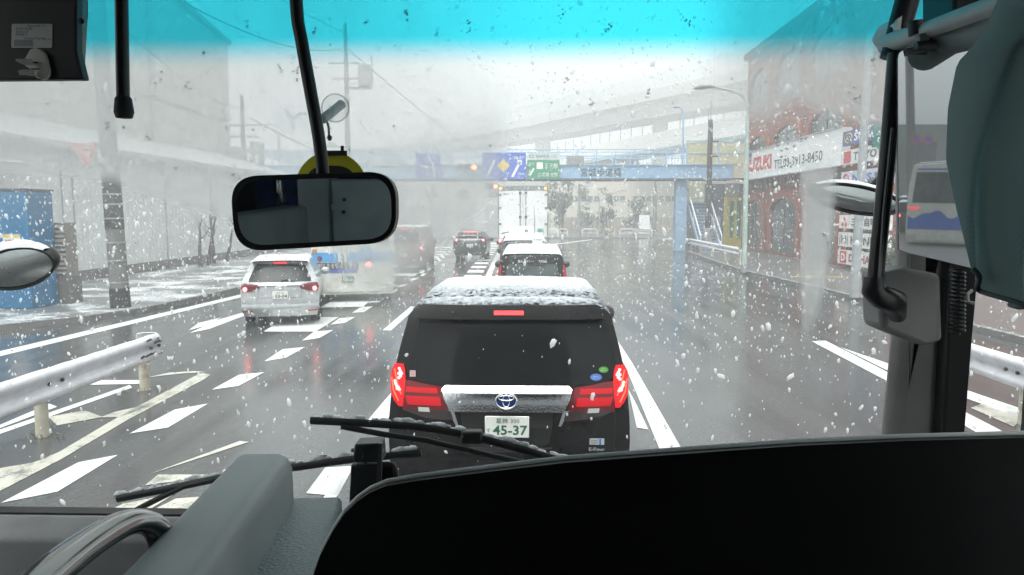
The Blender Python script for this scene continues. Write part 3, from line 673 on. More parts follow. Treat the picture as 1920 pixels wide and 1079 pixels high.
mb.prism([(a.x + .1, 47.69, b.z + .25), (a.x + .2, 47.69, b.z + .2), (a.x + .47, 47.69, b.z + .65), (a.x + .37, 47.69, b.z + .72)], (0, .007, 0))
letters(letters(letters(mb, '出口', (a.x + .26, 47.688, a.z - .24), .17), '王子線', (a.x + 1.5, 47.688, a.z - .38), .32, .85), '江北橋 左折', (a.x + 1.3, 47.688, b.z + .28), .26, 1.3)
mb.build('lettering', mw, t_)
t_, a, b = panel('plate', 'small dark lattice plate on the footbridge railing above the bridge name', 1062, 293, 1095, 309, mat('plate_grey', (.28, .29, .30), .5), 47.9, .04)
t_['category'] = 'plate'; del t_['group']

def signal(lab, px, py, Y, s=1.0, w=1.25):
    c = at(px, py, Y); t = thing('traffic_light', lab, 'traffic light', c, 'red traffic lights ahead')
    x1 = c.x + .24 * s; x0 = x1 - w * s
    MB().box(x0, x1, Y, Y + .18, c.z - .24 * s, c.z + .24 * s).build('housing', mat('signal_grey', (.28, .29, .29), .5, snow=.4), t, bevel=.04)
    for k, cc in enumerate(((.02, .10, .08), (.12, .08, .01), None)):
        x = x0 + w * s * (k + .5) / 3
        m = mat('lens_red', (.7, .03, .02), .3, emit=(1, .10, .05), es=9) if cc is None else mat('lens_%d' % k, cc, .3)
        MB().tube([(x, Y - .03, c.z), (x, Y - .002, c.z)], .16 * s, 18).build('lens', m, t, smooth=40)
        rows = [[(x + math.cos(R(an)) * .19 * s, Y - q, c.z + math.sin(R(an)) * .19 * s) for an in range(-20, 201, 20)] for q in (.0, .16)]
        MB().grid(rows).build('visor', M_DARK, t, solid=.01)
    return t, c
t_, c = signal('nearer red traffic light between the blue signs at the footbridge', 888, 314, 47.5)
MB().box(c.x - .4, c.x - .34, 47.69, 47.98, c.z - .05, c.z + .05).build('bracket', M_GREY, t_)
t_, c = signal('farther red traffic light just above the left corner of the white truck', 928.5, 350, 62, .95)
MB().tube([(c.x - .3, 62.1, c.z + .3), (c.x - 5, 62.1, c.z + .5), (c.x - 5.4, 62.1, c.z - .5), (c.x - 5.4, 62.1, 0)], .07, 8).tube([(c.x - .3, 62.1, c.z + .3), (c.x - .3, 62.1, c.z + .1)], .04, 6).build('mast', M_GREY, t_)

# =====================================================================
# RIGHT SIDE
# =====================================================================
def brick(name, c1, c2, mortar):
    m, n, o = nodes(name)
    p = n.nodes.new('ShaderNodeBsdfPrincipled'); lk(n, p.outputs[0], o.inputs[0])
    c = n.nodes.new('ShaderNodeTexCoord'); s = n.nodes.new('ShaderNodeSeparateXYZ'); lk(n, c.outputs['Object'], s.inputs[0])
    k = n.nodes.new('ShaderNodeCombineXYZ'); lk(n, mth(n, 'ADD', s.outputs[1], s.outputs[0]), k.inputs[0]); lk(n, s.outputs[2], k.inputs[1])
    b = n.nodes.new('ShaderNodeTexBrick'); lk(n, k.outputs[0], b.inputs['Vector'])
    b.inputs['Scale'].default_value = 1; b.inputs['Brick Width'].default_value = .42; b.inputs['Row Height'].default_value = .14; b.inputs['Mortar Size'].default_value = .012
    b.inputs['Color1'].default_value = (*c1, 1); b.inputs['Color2'].default_value = (*c2, 1); b.inputs['Mortar'].default_value = (*mortar, 1)
    t = noise_tex(n, 1.3, 6, .7)
    lk(n, mixc(n, ramp(n, t.outputs[0], .4, .75, 0, .35), b.outputs[0], (.10, .04, .03)), p.inputs['Base Color']); p.inputs['Roughness'].default_value = .7
    bp = n.nodes.new('ShaderNodeBump'); bp.inputs['Strength'].default_value = .5; bp.inputs['Distance'].default_value = .02; bp.invert = True
    lk(n, b.outputs[1], bp.inputs['Height']); lk(n, bp.outputs[0], p.inputs['Normal'])
    return m
M_BRICK = brick('red_brick', (.25, .058, .028), (.18, .038, .02), (.2, .12, .1))
M_BRICK2 = brick('trim_brick', (.32, .068, .028), (.25, .048, .022), (.24, .13, .1))
bb_ = thing('brick_showroom', 'red brick showroom with arched windows on the right pavement', 'building', (13.9, 39.5, .12))
XF = 13.9
MB().box(XF, 25, 29.3, 49.5, .12, 12.3).build('wall', M_BRICK, bb_)
MB().box(XF - .25, 25.2, 29.1, 49.7, 12.3, 12.7).build('cornice', M_BRICK2, bb_)
M_GLASS = mat('showroom_glass', (.05, .06, .06), .08, var=.4, vs_=.8, spec=.6)
def arch(y0, y1, z0, z1, mull=1, rise=.8, door=False):
    yc = (y0 + y1) / 2; hw = (y1 - y0) / 2; n = 12
    def ol(e): return [(yc - hw - e, z0)] + [(yc - (hw + e) * math.cos(math.pi * k / n), z1 - rise + (rise + e) * math.sin(math.pi * k / n)) for k in range(n + 1)] + [(yc + hw + e, z0)]
    inn, out = ol(0), ol(.38)
    w = MB().prism([(XF - .03, y, z) for y, z in inn], (.028, 0, 0)).build('window', M_GLASS, bb_)
    ring = MB()
    for k in range(len(inn) - 1):
        q = [inn[k], inn[k + 1], out[k + 1], out[k]]; ring.prism([(XF - .16, y, z) for y, z in q], (.158, 0, 0))
    ring.build('arch_surround', M_BRICK2, w)
    fr = MB()
    for i in range(mull): 
        y = y0 + (y1 - y0) * (i + 1) / (mull + 1); fr.box(XF - .07, XF - .033, y - .05, y + .05, z0, z1 - .08)
    for z in (z0 + (z1 - z0) * .62,): fr.box(XF - .065, XF - .034, y0, y1, z - .03, z + .03)
    fr.build('frame', mat('window_frame', (.10, .11, .11), .4), w)
arch(39.4, 43.7, .35, 3.35, 1); arch(45.2, 48.6, .35, 3.3, 1); arch(34.2, 37.9, .35, 3.35, 2); arch(30.0, 32.9, .2, 3.0, 1)
arch(33.9, 38.1, 6.3, 7.35, 1, .75); arch(39.6, 43.4, 6.3, 7.3, 1, .75); arch(44.8, 48.6, 6.3, 7.2, 1, .7); arch(33.9, 38.1, 8.9, 11.2, 1); arch(39.6, 43.4, 8.9, 11.2, 1); arch(44.8, 48.6, 8.9, 11.2, 1)
mb = MB()
for k in range(15): mb.box(XF - .13, XF - .002, 34.2 + k * 1.03, 34.62 + k * 1.03, 3.95, 4.5)
mb.build('corbel', mat('corbel_dark', (.10, .06, .05), .8), bb_, each=True)
MB().box(XF - .1, XF - .003, 29.3, 49.5, 3.55, 3.75).build('string_course', M_BRICK2, bb_)
sg = thing('fascia_sign', 'long white fascia sign with red lettering across the brick showroom', 'shop sign', (13.6, 41, 4.6))
MB().box(13.5, 13.895, 33.3, 49.45, 4.6, 6.25).build('board', corrugated('fascia_white', (.82, .84, .84), .33, 2, .95, bst=.06), sg)
MB().box(13.42, 13.5, 33.26, 49.49, 6.252, 6.3).box(13.42, 13.5, 33.26, 49.49, 4.55, 4.598).build('edge_trim', mat('trim_grey', (.45, .46, .47), .4), sg, each=True)
M_RED = mat('sign_red', (.62, .03, .03), .5)
letters(MB(), 'S', (13.49, 48.55, 5.45), 1.0, 1.1, FACE_ROAD, .05).build('emblem', M_RED, sg)
letters(MB(), 'SUZUKI', (13.49, 45.3, 5.45), .85, 4.9, FACE_ROAD, .05).build('lettering', M_RED, sg)
letters(MB(), 'TEL03-3913-8450', (13.49, 38.9, 5.2), .5, 7.0, FACE_ROAD, .01).build('phone_lettering', mat('letter_dark', (.05, .05, .055), .5), sg)
M_FB = mat('flag_blue', (.05, .15, .42), .5)
for y, z in ((47.2, 6.02), (48.6, 4.78)): MB().box(13.485, 13.499, y - .45, y + .45, z - .14, z + .17).build('blue_block', M_FB, sg)

stack = [(5.35, 5.95, 'SUBARU', (.04, .07, .30), (.8, .8, .8), 'blue name board, topmost of the stacked name boards', 'star'), (4.55, 5.15, 'TOYOTA', (.72, .72, .70), (.08, .08, .08), 'white name board with red emblem block, second from top of the stack', 'redblock'),
         (3.62, 4.25, 'NISSAN', (.55, .58, .66), (.06, .12, .5), 'pale name board with blue lettering just above the round right wing mirror', 'roundel'), (1.85, 2.42, '三菱自動車', (.72, .72, .70), (.06, .06, .06), 'white name board with a three diamond red emblem in the stack', 'diamonds'),
         (1.08, 1.68, 'HONDA', (.74, .74, .72), (.06, .06, .06), 'white name board with a letter H emblem, second from the bottom', 'H'), (.33, .93, 'DAIHATSU', (.74, .74, .72), (.3, .04, .05), 'lowest name board of the stack, with a dark red square emblem', 'D')]
for i, (z0, z1, s, bc, tc, lab, em) in enumerate(stack):
    t = thing('name_board', lab, 'shop sign', (13.3, 30.8, z0), 'stacked name boards on the brick wall')
    MB().box(13.3, 13.45, 28.2, 32.7, z0, z1).build('board', mat('board_%d' % i, bc, .45), t)
    mb = MB()
    mb.box(13.455, 13.895, 28.6, 28.7, z0 + .1, z0 + .2).box(13.455, 13.895, 32.2, 32.3, z0 + .1, z0 + .2).build('bracket', M_DARK, t)
    letters(MB(), s, (13.29, 30.0, (z0 + z1) / 2), .34, 3.1 if len(s) > 5 else 2.9, FACE_ROAD, .03).build('lettering', mat('board_text_%d' % i, tc, .5), t)
    zc = (z0 + z1) / 2; mr = mat('emblem_red', (.55, .04, .05), .45); e = MB(); X = 13.288
    if em == 'star':
        e.tube([(X, 32.1 + .36 * math.cos(k * .524), zc + .2 * math.sin(k * .524)) for k in range(13)], .022, 5); 
        for dy, dz in ((0.13, .06), (-.1, .05), (0, -.08), (-.2, -.02), (.2, -.05)): e.prism([(X, 32.1 + dy - .05, zc + dz), (X, 32.1 + dy, zc + dz - .05), (X, 32.1 + dy + .05, zc + dz), (X, 32.1 + dy, zc + dz + .05)], (.01, 0, 0))
        m = mat('emblem_gold', (.6, .5, .1), .4)
    elif em == 'redblock': e.box(X, X + .011, 31.8, 32.5, z0 + .06, z1 - .06); m = mr
    elif em == 'roundel': e.tube([(X, 32.15 + .26 * math.cos(k * .524), zc + .2 * math.sin(k * .524)) for k in range(13)], .03, 5); m = mr
    elif em == 'diamonds':
        for dy, dz in ((0, .1), (.17, -.11), (-.17, -.11)): e.prism([(X, 32.15 + dy - .13, zc + dz - .0), (X, 32.15 + dy, zc + dz - .12), (X, 32.15 + dy + .13, zc + dz), (X, 32.15 + dy, zc + dz + .12)], (.01, 0, 0))
        m = mr
    elif em == 'H': letters(e, 'H', (X, 32.15, zc), .36, .5, FACE_ROAD, .03); e.box(X, X + .01, 31.75, 31.8, zc - .24, zc + .24); e.box(X, X + .01, 32.5, 32.55, zc - .24, zc + .24); m = mat('emblem_grey', (.15, .15, .16), .5)
    else: e.box(X, X + .011, 31.8, 32.45, z0 + .05, z1 - .05); m = mr
    e.build('emblem', m, t)
    if em == 'D': letters(MB(), 'D', (X - .004, 32.12, zc), .34, .4, FACE_ROAD, .04).build('emblem_letter', mw, t)
yd = thing('yellow_doorway', 'bright yellow door frame with green glass beside the brick showroom', 'doorway', (13.3, 49.9, .12))
MB().box(12.85, 13.85, 49.75, 50.6, .12, 3.6).build('frame', mat('door_yellow', (.62, .52, .03), .5), yd)
for x in (13.05, 13.5): MB().box(x, x + .24, 49.72, 49.748, .9, 3.35).build('glass_strip', mat('door_green', (.02, .20, .16), .2), yd)
nb = thing('dark_shop', 'dark narrow shop building behind the footbridge stairs', 'building', (14, 57, .12))
MB().box(12.1, 18, 54.5, 64, .12, 4.6).build('wall', mat('shop_navy', (.03, .04, .06), .5), nb)
MB().box(12.3, 13.6, 54.4, 54.48, .2, 2.2).build('shutter', mat('shop_shutter', (.3, .3, .29), .5), nb)
ws = thing('small_shop_sign', 'small white and black shop sign at the left corner of the brick showroom', 'shop sign', (13.4, 50.4, 4))
MB().box(12.95, 13.88, 50.65, 50.75, 3.65, 6.0).build('board', mat('board_grey', (.35, .35, .35), .5), ws)
MB().box(12.95, 13.88, 50.62, 50.648, 4.5, 5.3).build('face', mw, ws)
letters(MB(), 'OHARA', (13.42, 50.61, 4.9), .42, .84, bold=.02).build('lettering', mat('letter_dark', (.05, .05, .055), .5), ws)

M_LP = mat('lamp_post_green', (.38, .47, .43), .4, snow=.1)
lb = gnd(1395, 515); lp = thing('lamp_post', 'pale green street lamp with a long curved arm before the brick showroom', 'lamp post', (lb.x, lb.y, .12))
tp_ = at(1402, 200, lb.y)
pole_between((lb.x, lb.y, .12), tp_, .11, .075, 5).build('shaft', M_LP, lp, smooth=40)
MB().tube([(lb.x, lb.y, .1), (lb.x, lb.y, .45)], .14, 12).build('base_collar', M_GREY, lp)
MB().tube([tp_, at(1399, 187, lb.y), at(1386, 176, lb.y), at(1362, 168, lb.y), at(1340, 164, lb.y)], [.07, .06, .05, .045, .045], 8).build('arm', M_LP, lp, smooth=60)
MB().tube([at(1343, 164, lb.y), at(1330, 162, lb.y), at(1312, 163, lb.y), at(1300, 166, lb.y)], [.05, .09, .13, .05], 10, flat=(1, 1.6)).build('lamp_head', M_GREY, lp, smooth=60)
t2 = thing('bridge_lamp', 'thin pale blue lamp post rising from the footbridge railing', 'lamp post', (9.7, 48, 5.6))
q = [at(1280, 310, 47.84), at(1281, 225, 47.84), at(1279, 207, 47.84), at(1273, 201, 47.84)]
MB().tube(q, .06, 8).build('shaft', M_BB, t2, smooth=60)
MB().tube([q[3], q[3] + Vector((-.35, 0, -.02))], [.05, .09], 8).build('lamp_head', M_GREY, t2)
t3, xx, zz = upole(1328, 225, 46, 0, 'dark utility pole standing in front of the footbridge stairs', .2, (), m=mat('pole_blackened', (.05, .048, .045), .7), r1=.15)
MB().tube([(xx, 46, zz), (xx, 46, zz + 1.1)], .03, 6).build('spike', M_GREY, t3)
MB().tube([(xx, 46, .12), (xx, 46, 1.6)], .26, 12).build('base_sleeve', mat('sleeve_grey', (.3, .3, .3), .7), t3)
for z in (5.9, 6.8): MB().box(xx, xx + .5, 45.95, 46.05, z, z + .08).build('bracket', M_DARK, t3)
b4 = gnd(1601, 566); t4 = thing('steel_sign_pole', 'galvanised steel pole with a clamp in front of the stacked name boards', 'pole', (b4.x, b4.y, .12))
pole_between((b4.x, b4.y, .12), at(1632, 60, b4.y), .13, .1, 5).build('shaft', mat('galvanised', (.33, .35, .36), .45, snow=.1), t4, smooth=40)
c = at(1642, 255, b4.y - .1); MB().box(c.x - .1, c.x + .4, b4.y - .15, b4.y - .1, c.z - .32, c.z + .32).build('sign_plate', mat('plate_green', (.04, .16, .14), .5), t4)
c = at(1622, 350, b4.y)
MB().tube([c, c + Vector((.35, 0, .35)), c + Vector((.7, 0, .75))], .05, 8).build('bracket', M_DARK, t4)
MB().box(c.x - .16, c.x + .16, b4.y - .18, b4.y + .18, c.z - .12, c.z + .12).build('clamp', M_DARK, t4)

# things behind the bus that the hung mirror shows
gbk = thing('green_grey_house', 'grey green house block reflected in the hung mirror behind the bus', 'building', (27, -46, .12))
MB().box(22, 44, -58, -46, .12, 5.9).build('wall', mat('house_greygreen', (.18, .21, .20), .7), gbk)
for k in range(5): MB().box(24 + k * 3.6, 25.8 + k * 3.6, -45.98, -45.9, 3.2, 4.8).build('window', mat('far_window', (.08, .09, .1), .25), gbk)
bb2 = thing('brick_corner_house', 'brick house with a white eave reflected in the hung mirror', 'building', (19, -58, .12))
MB().box(15, 21.5, -68, -56, .12, 6).build('wall', M_BRICK, bb2); MB().box(14.7, 21.9, -68.3, -55.7, 6, 6.7).build('eave', mat('eave_white', (.6, .6, .6), .6), bb2)
pm = thing('utility_pole', 'utility pole with two round parking signs reflected in the hung mirror', 'utility pole', (17.9, -32.5, .12))
pole_between((17.9, -32.5, .12), (16.6, -32.5, 14), .2, .15).build('shaft', M_CONC, pm)
for x in (17.6, 18.15):
    MB().tube([(x, -32.2, 4.3), (x, -32.23, 4.3)], .22, 18).build('sign_disc', mat('sign_red', (.62, .03, .03), .5), pm)
    MB().tube([(x, -32.17, 4.3), (x, -32.195, 4.3)], .15, 18).build('sign_centre', mat('flag_blue', (.05, .15, .42), .5), pm)

# =====================================================================
# VEHICLES
# =====================================================================
M_TYRE = mat('tyre_rubber', (.012, .012, .012), .7)
M_RIM = mat('wheel_rim', (.35, .35, .36), .35, metal=.6)
M_CGLASS = mat('car_glass', (.008, .009, .010), .10, spec=.16, var=.3, vs_=1.5)
M_CGLASS2 = mat('car_glass_light', (.05, .065, .065), .08, spec=.35, var=.5, vs_=2.5)
M_CHROME = mat('chrome', (.75, .75, .76), .12, metal=1.0, var=.05)
M_LAMP = mat('tail_lamp_red', (.13, .003, .006), .12, spec=.4, coat=.15)
M_LAMP_ON = mat('tail_lamp_lit', (.30, .003, .008), .25, spec=.3, emit=(1, .008, .02), es=.16)
M_LED = mat('brake_led', (.8, .1, .1), .3, emit=(1, .12, .12), es=4)
M_BRAKE = mat('brake_glow', (.7, .02, .02), .3, emit=(1, .03, .04), es=1.0)
M_PLATE = mat('number_plate', (.72, .72, .68), .4, var=.04)
M_PGREEN = mat('plate_letter_green', (.02, .12, .07), .5)
M_BLACKP = mat('black_plastic', (.015, .015, .016), .4)
class Body:
    """a vehicle body: W half width by height, RR rear line by height, T roof line by length, k rear roundness"""
    def __init__(s, W, RR, T, z0, k=.16, crown=.09):
        s.W, s.RR, s.T, s.z0, s.k, s.cr = W, RR, T, z0, k, crown
    def w(s, z): return float(np.interp(z, [p[0] for p in s.W], [p[1] for p in s.W]))
    def r(s, z): return float(np.interp(z, [p[0] for p in s.RR], [p[1] for p in s.RR]))
    def t(s, y): return float(np.interp(y, [p[0] for p in s.T], [p[1] for p in s.T]))
    def rear(s, x, z, off=0.0):
        return Vector((x, s.r(z) - s.k * (1 - min(1, abs(x) / s.w(z)) ** 3.5) - off, z))
    def ring(s, y, L):
        tz = s.t(y); zs = tz - s.cr; pts = []
        tp = 1 - .10 * max(0, (y - L + .9) / .9) ** 2
        for i in range(9):
            z = s.z0 + (zs - s.z0) * i / 8; pts.append((s.w(z) * tp, z))
        w0 = s.w(zs) * tp
        for a in (20, 40, 58, 74, 90):
            pts.append((w0 - .10 * (1 - math.cos(R(a))) - .0, zs + s.cr * .82 * math.sin(R(a))))
        for f in (.75, .5, .25, 0): pts.append(((w0 - .10) * f, zs + s.cr * (.82 + .18 * (1 - f * f))))
        return pts
    def shell(s, L, n=26):
        rows = []
        for i in range(n + 1):
            y = L * i / n; pr = s.ring(y, L); bl = max(0, 1 - y / 1.1)
            left = [(-x, y + s.r(z) * bl, z) for x, z in pr]; right = [(x, y + s.r(z) * bl, z) for x, z in reversed(pr[:-1])]
            rows.append(left + right)
        mb = MB(); mb.grid(rows); m = len(rows[0])
        cap = []
        for i in range(m // 2 + 1):
            a, b = Vector(rows[0][i]), Vector(rows[0][m - 1 - i])
            cap.append([Vector((a.x + (b.x - a.x) * j / 16, a.y - s.k * (1 - abs(2 * j / 16 - 1) ** 3.5), a.z)) for j in range(17)])
        mb.grid(cap)
        f = [[rows[-1][i], rows[-1][m - 1 - i]] for i in range(m // 2 + 1)]; mb.grid([[Vector(a), Vector(b)] for a, b in f])
        mb.add([rows[0][0], rows[0][-1], rows[-1][-1], rows[-1][0]], [(0, 1, 2, 3)])
        return mb
    def patch(s, rows, off=.006, th=.012, n=10, mb=None):
        mb = mb or MB(); F, B = [], []
        for z, x0, x1 in rows:
            F.append([s.rear(x0 + (x1 - x0) * j / n, z, off) for j in range(n + 1)]); B.append([p + Vector((0, th, 0)) for p in F[-1]])
        mb.grid(F); mb.grid([F[0], B[0]]); mb.grid([F[-1], B[-1]])
        mb.grid([[F[i][0], B[i][0]] for i in range(len(F))]); mb.grid([[F[i][-1], B[i][-1]] for i in range(len(F))])
        return mb
def dense(rows, n=4):
    out = []
    for a, b in zip(rows, rows[1:]):
        out += [tuple(a[k] + (b[k] - a[k]) * i / n for k in range(3)) for i in range(n)]
    return out + [rows[-1]]
def mir(rows): return [(z, -b, -a) for z, a, b in rows]
def wheels(root, xs, ys, r=.31, w=.2):
    for y in ys:
        for sx in (-1, 1):
            x = sx * xs; t = MB()
            t.lathe([(r * .6, -w / 2), (r * .93, -w / 2), (r, -w * .3), (r, w * .3), (r * .93, w / 2), (r * .6, w / 2)], Matrix.Translation((x, y, r)) @ Matrix.Rotation(R(90), 4, 'Y'), 24)
            wh_ = t.build('wheel', M_TYRE, root, smooth=40, local=True)
            MB().lathe([(r * .6, -.02), (r * .5, .0), (r * .1, .02)], Matrix.Translation((x + sx * w * .42, y, r)) @ Matrix.Rotation(R(90 * sx), 4, 'Y'), 20).build('rim', M_RIM, wh_, smooth=40, local=True)
def roof_snow(root, B, y0, y1, mfrac=.93, th=.03, m=None, seed=0, nx=26, ny=40, name='roof_snow', attr=None):
    rows = []; cov = []
    for i in range(ny + 1):
        y = y0 + (y1 - y0) * i / ny; tz = B.t(y); wz = B.w(tz - B.cr) * mfrac; row = []
        for j in range(nx + 1):
            f = 2 * j / nx - 1; ragged = 1 + .02 * noise.noise((y * 4, seed, f)); x = wz * f * ragged
            e = max(0, abs(x) - (B.w(tz - B.cr) - .10)) / .10; zz = tz - .18 * B.cr * (x / wz) ** 2 - (B.cr * .55) * min(1, e) ** 2
            ed = min(1, (1 - abs(f)) * 9, i * .6, (ny - i) * .6); ed = max(0, ed)
            nn = noise.noise((x * 9, y * 9, seed)) * .35 + noise.noise((x * 30, y * 30, seed)) * .22
            row.append(Vector((x, y + (0.02 * noise.noise((x * 7, seed, 2)) if i in (0, ny) else 0), zz + .004 + th * ed ** .5 * (.8 + nn)))); cov.append(attr(x, y) if attr else 1.0)
        rows.append(row)
    mb = MB().grid(rows); o = mb.build(name, m or M_SNOW, root, smooth=80, local=True)
    if attr:
        a = o.data.attributes.new('cover', 'FLOAT', 'POINT'); a.data.foreach_set('value', cov)
    return o
def plate(root, B, x, z, top, side, num, green=True, w=.33, h=.165, bg=None, fg=None, yo=.02):
    p = B.rear(x, z, yo); fg = fg or M_PGREEN
    pl = MB().box(p.x - w / 2, p.x + w / 2, p.y - .012, p.y, z - h / 2, z + h / 2).build('number_plate', bg or M_PLATE, root, local=True, bevel=.006)
    y = p.y - .0135
    lt = letters(letters(letters(MB(), top, (x + .005, y, z + h * .29), h * .24, w * .53), side, (x - w * .42, y, z - h * .16), h * .2, w * .085), num, (x + w * .07, y, z - h * .14), h * .45, w * .78, bold=.022)
    lt.build('lettering', fg, pl, local=True); return pl
def mirror(root, x, y, z, s, m=None):
    MB().lathe([(.02, -.05), (.085, -.04), (.1, 0), (.085, .05), (.03, .08)], Matrix.Translation((x + s * .12, y, z)) @ Matrix.Rotation(R(90), 4, 'X') @ Matrix.Scale(1.15, 4, (1, 0, 0)), 16).build('wing_mirror', m or M_BLACKP, root, smooth=60, local=True)

# ---- the black minivan straight ahead
YA = 5.52
cxA = at(954, 700, YA).x
van = thing('minivan', 'glossy black minivan with snow on its roof, directly ahead, brake lights lit', 'car', (cxA, YA, 0))
M_BLACK = mat('black_car_paint', (.006, .0055, .006), .12, spec=.18, coat=.1, var=.3, vs_=3)
BA = Body([(.25, .86), (.5, .915), (.8, .925), (1.05, .915), (1.3, .885), (1.45, .855), (1.75, .78), (1.9, .72)], [(.25, .06), (.5, .0), (.9, .0), (1.1, .02), (1.36, .10), (1.75, .23), (1.9, .30)],
          [(0, 1.78), (.35, 1.81), (1.2, 1.835), (2.2, 1.82), (2.9, 1.76), (3.3, 1.66), (3.9, 1.15), (4.6, .98), (4.9, .78)], .25, .10, .12)
def P(px, py):                       # photograph place -> (x, z) on the van's rear
    Y = YA
    for _ in range(4):
        q = at(px, py, Y); Y = YA + BA.rear(max(-.9, min(.9, q.x - cxA)), q.z).y
    return q.x - cxA, q.z
BA.shell(4.9, 40).build('body', M_BLACK, van, smooth=45, local=True)
def prow(*pts):
    out = []
    for py, a, b in pts:
        xa, z = P(a, py); xb, _ = P(b, py); out.append((z, xa, xb))
    return out
BA.patch(dense(prow((600, 787, 1138), (640, 779, 1146), (690, 765, 1156), (706, 768, 1152), (716, 790, 1128), (719, 830, 1080)), 3), .012, .014, 20).build('rear_window', M_CGLASS, van, smooth=40, local=True)
sp = BA.patch(dense([(1.805, -.66, .66), (1.775, -.735, .735), (1.745, -.75, .75), (1.70, -.74, .74)], 2), .11, .28, 20).build('spoiler', M_BLACK, van, smooth=50, local=True)
BA.patch([(1.765, -.112, .112), (1.735, -.112, .112)], .118, .02, 8).build('brake_light_bar', M_LED if False else mat('brake_bar', (.8, .05, .05), .3, emit=(1, .02, .03), es=.75), sp, local=True)
for sgn in (-1, 1):
    fx = (lambda r: r) if sgn < 0 else mir
    # outer upright lamp, inner lamp, lower strip
    up_ = prow((681, 741, 757), (692, 735, 760), (712, 733, 761), (735, 734, 759), (750, 740, 757), (760, 748, 756))
    lo_ = prow((712, 760, 772), (717, 760, 800), (722, 760, 831), (735, 760, 836), (755, 757, 841), (768, 756, 846), (778, 790, 849), (787, 830, 851))
    if sgn > 0: up_, lo_ = mir(up_), mir(lo_)
    lm = BA.patch(dense(up_, 4), .022, .05, 8).build('tail_lamp', mat('lamp_glow_soft', (.35, .005, .01), .15, spec=.3, emit=(1, .012, .018), es=.26), van, smooth=50, local=True)
    l2 = BA.patch(dense(lo_, 3), .016, .03, 12).build('inner_lamp', M_LAMP, van, smooth=50, local=True)
    b1 = prow((724, 762, 820), (734, 762, 822)); b2 = prow((741, 761, 826), (757, 765, 828))
    gl_ = prow((765, 758, 845), (775, 775, 848), (784, 812, 850)); rf = prow((762, 785, 805), (770, 786, 807)); st_ = prow((769, 740, 758), (781, 790, 850 - 14), (787, 829, 852))
    if sgn > 0: b1, b2, gl_, rf, st_ = map(mir, (b1, b2, gl_, rf, st_))
    BA.patch(dense(b2, 2), .024, .01, 10, BA.patch(dense(b1, 2), .024, .01, 10)).build('lit_bar', M_LAMP_ON, l2, smooth=50, local=True)
    BA.patch(dense(gl_, 2), .022, .008, 10).build('smoked_lens', mat('smoked_lens', (.03, .02, .02), .15), l2, local=True)
    BA.patch(rf, .027, .006, 4).build('reversing_lamp', mat('reverse_lens', (.45, .45, .43), .25), l2, local=True)
    mb = MB(); r_ = random.Random(3)
    for (px, py) in ((750, 690), (752, 695), (749, 699), (754, 699), (752, 704), (749, 707), (742, 713), (743, 718), (745, 722), (748, 725), (750, 729), (746, 727)):
        x, z = P(px, py); x = x if sgn < 0 else -x; q = BA.rear(x, z, .028)
        mb.lathe([(.013, 0), (.009, .006), (.002, .008)], Matrix.Translation(q) @ Matrix.Rotation(R(90), 4, 'X'), 8)
    mb.build('led_cluster', M_LED, lm, local=True)
    mb = MB()
    for A_ in (((741, 690), (746, 715), (753, 738)), ((736, 706), (739, 730), (748, 750))):
        qs = []
        for px, py in A_:
            x, z = P(px, py); x = x if sgn < 0 else -x; qs.append(BA.rear(x, z, .027))
        mb.tube(qs, .0055, 6)
    mb.build('led_strip', mat('led_strip', (.8, .08, .05), .3, emit=(1, .08, .03), es=1.0), lm, local=True)
    # chrome leg under the garnish and panel seam
    x0, z0_ = P(840, 768); x1, _ = P(851, 768); x2, z2_ = P(855, 797); x3, _ = P(860, 797)
    rw = [(z0_, x0, x1), (z2_, x2, x3)]
    if sgn > 0: rw = mir(rw)
    BA.patch(dense(rw, 3), .02, .02, 3).build('chrome_leg', M_CHROME, van, local=True)
    xs, zt = P(755, 768); zb = .45
    rw = [(zt, xs, xs + .006), (zb, xs + .01, xs + .016)]
    if sgn > 0: rw = mir(rw)
    BA.patch(dense(rw, 5), .003, .004, 1).build('panel_seam', mat('seam_black', (.002, .002, .002), .8), van, local=True, each=True)
    mirror(van, sgn * .93, 3.35, 1.22 if sgn < 0 else 1.30, sgn)
gr = dense(prow((721, 836, 1066), (726, 830, 1072), (745, 834, 1068), (769, 845, 1057)), 4)
rows = []; n = 24
for z, a, b in gr:
    t = (z - gr[-1][0]) / (gr[0][0] - gr[-1][0]); o = .028 + .034 * min(1, (1 - t) / .22) - .016 * max(0, .78 - t)
    rows.append([BA.rear(a + (b - a) * j / n, z, o) for j in range(n + 1)])
mb = MB().grid(rows); back = [[p + Vector((0, .06, 0)) for p in r_] for r_ in rows]
mb.grid([rows[0], back[0]]).grid([rows[-1], back[-1]]).grid([[r_[0], b_[0]] for r_, b_ in zip(rows, back)]).grid([[r_[-1], b_[-1]] for r_, b_ in zip(rows, back)])
gar = mb.build('chrome_garnish', mat('chrome_wet', (.72, .73, .74), .10, metal=1, var=.1, vs_=25, bump=.12, bs=60), van, smooth=40, local=True)
ec = BA.rear(*P(950, 746), .085); MX = Matrix.Translation(ec) @ Matrix.Rotation(R(90), 4, 'X')
em = MB().lathe([(.076, 0), (.076, .008), (.01, .012)], Matrix.Translation(ec) @ Matrix.Scale(.76, 4, (0, 0, 1)) @ Matrix.Rotation(R(90), 4, 'X'), 28).build('emblem', mat('emblem_deep_blue', (.008, .035, .17), .2), van, smooth=40, local=True)
def oval(mb, c, a, b, r, dz=0): return mb.tube([c + Vector((a * math.cos(k * .2618), -.014, dz + b * math.sin(k * .2618))) for k in range(25)], r, 6, up=(0, 1, 0))
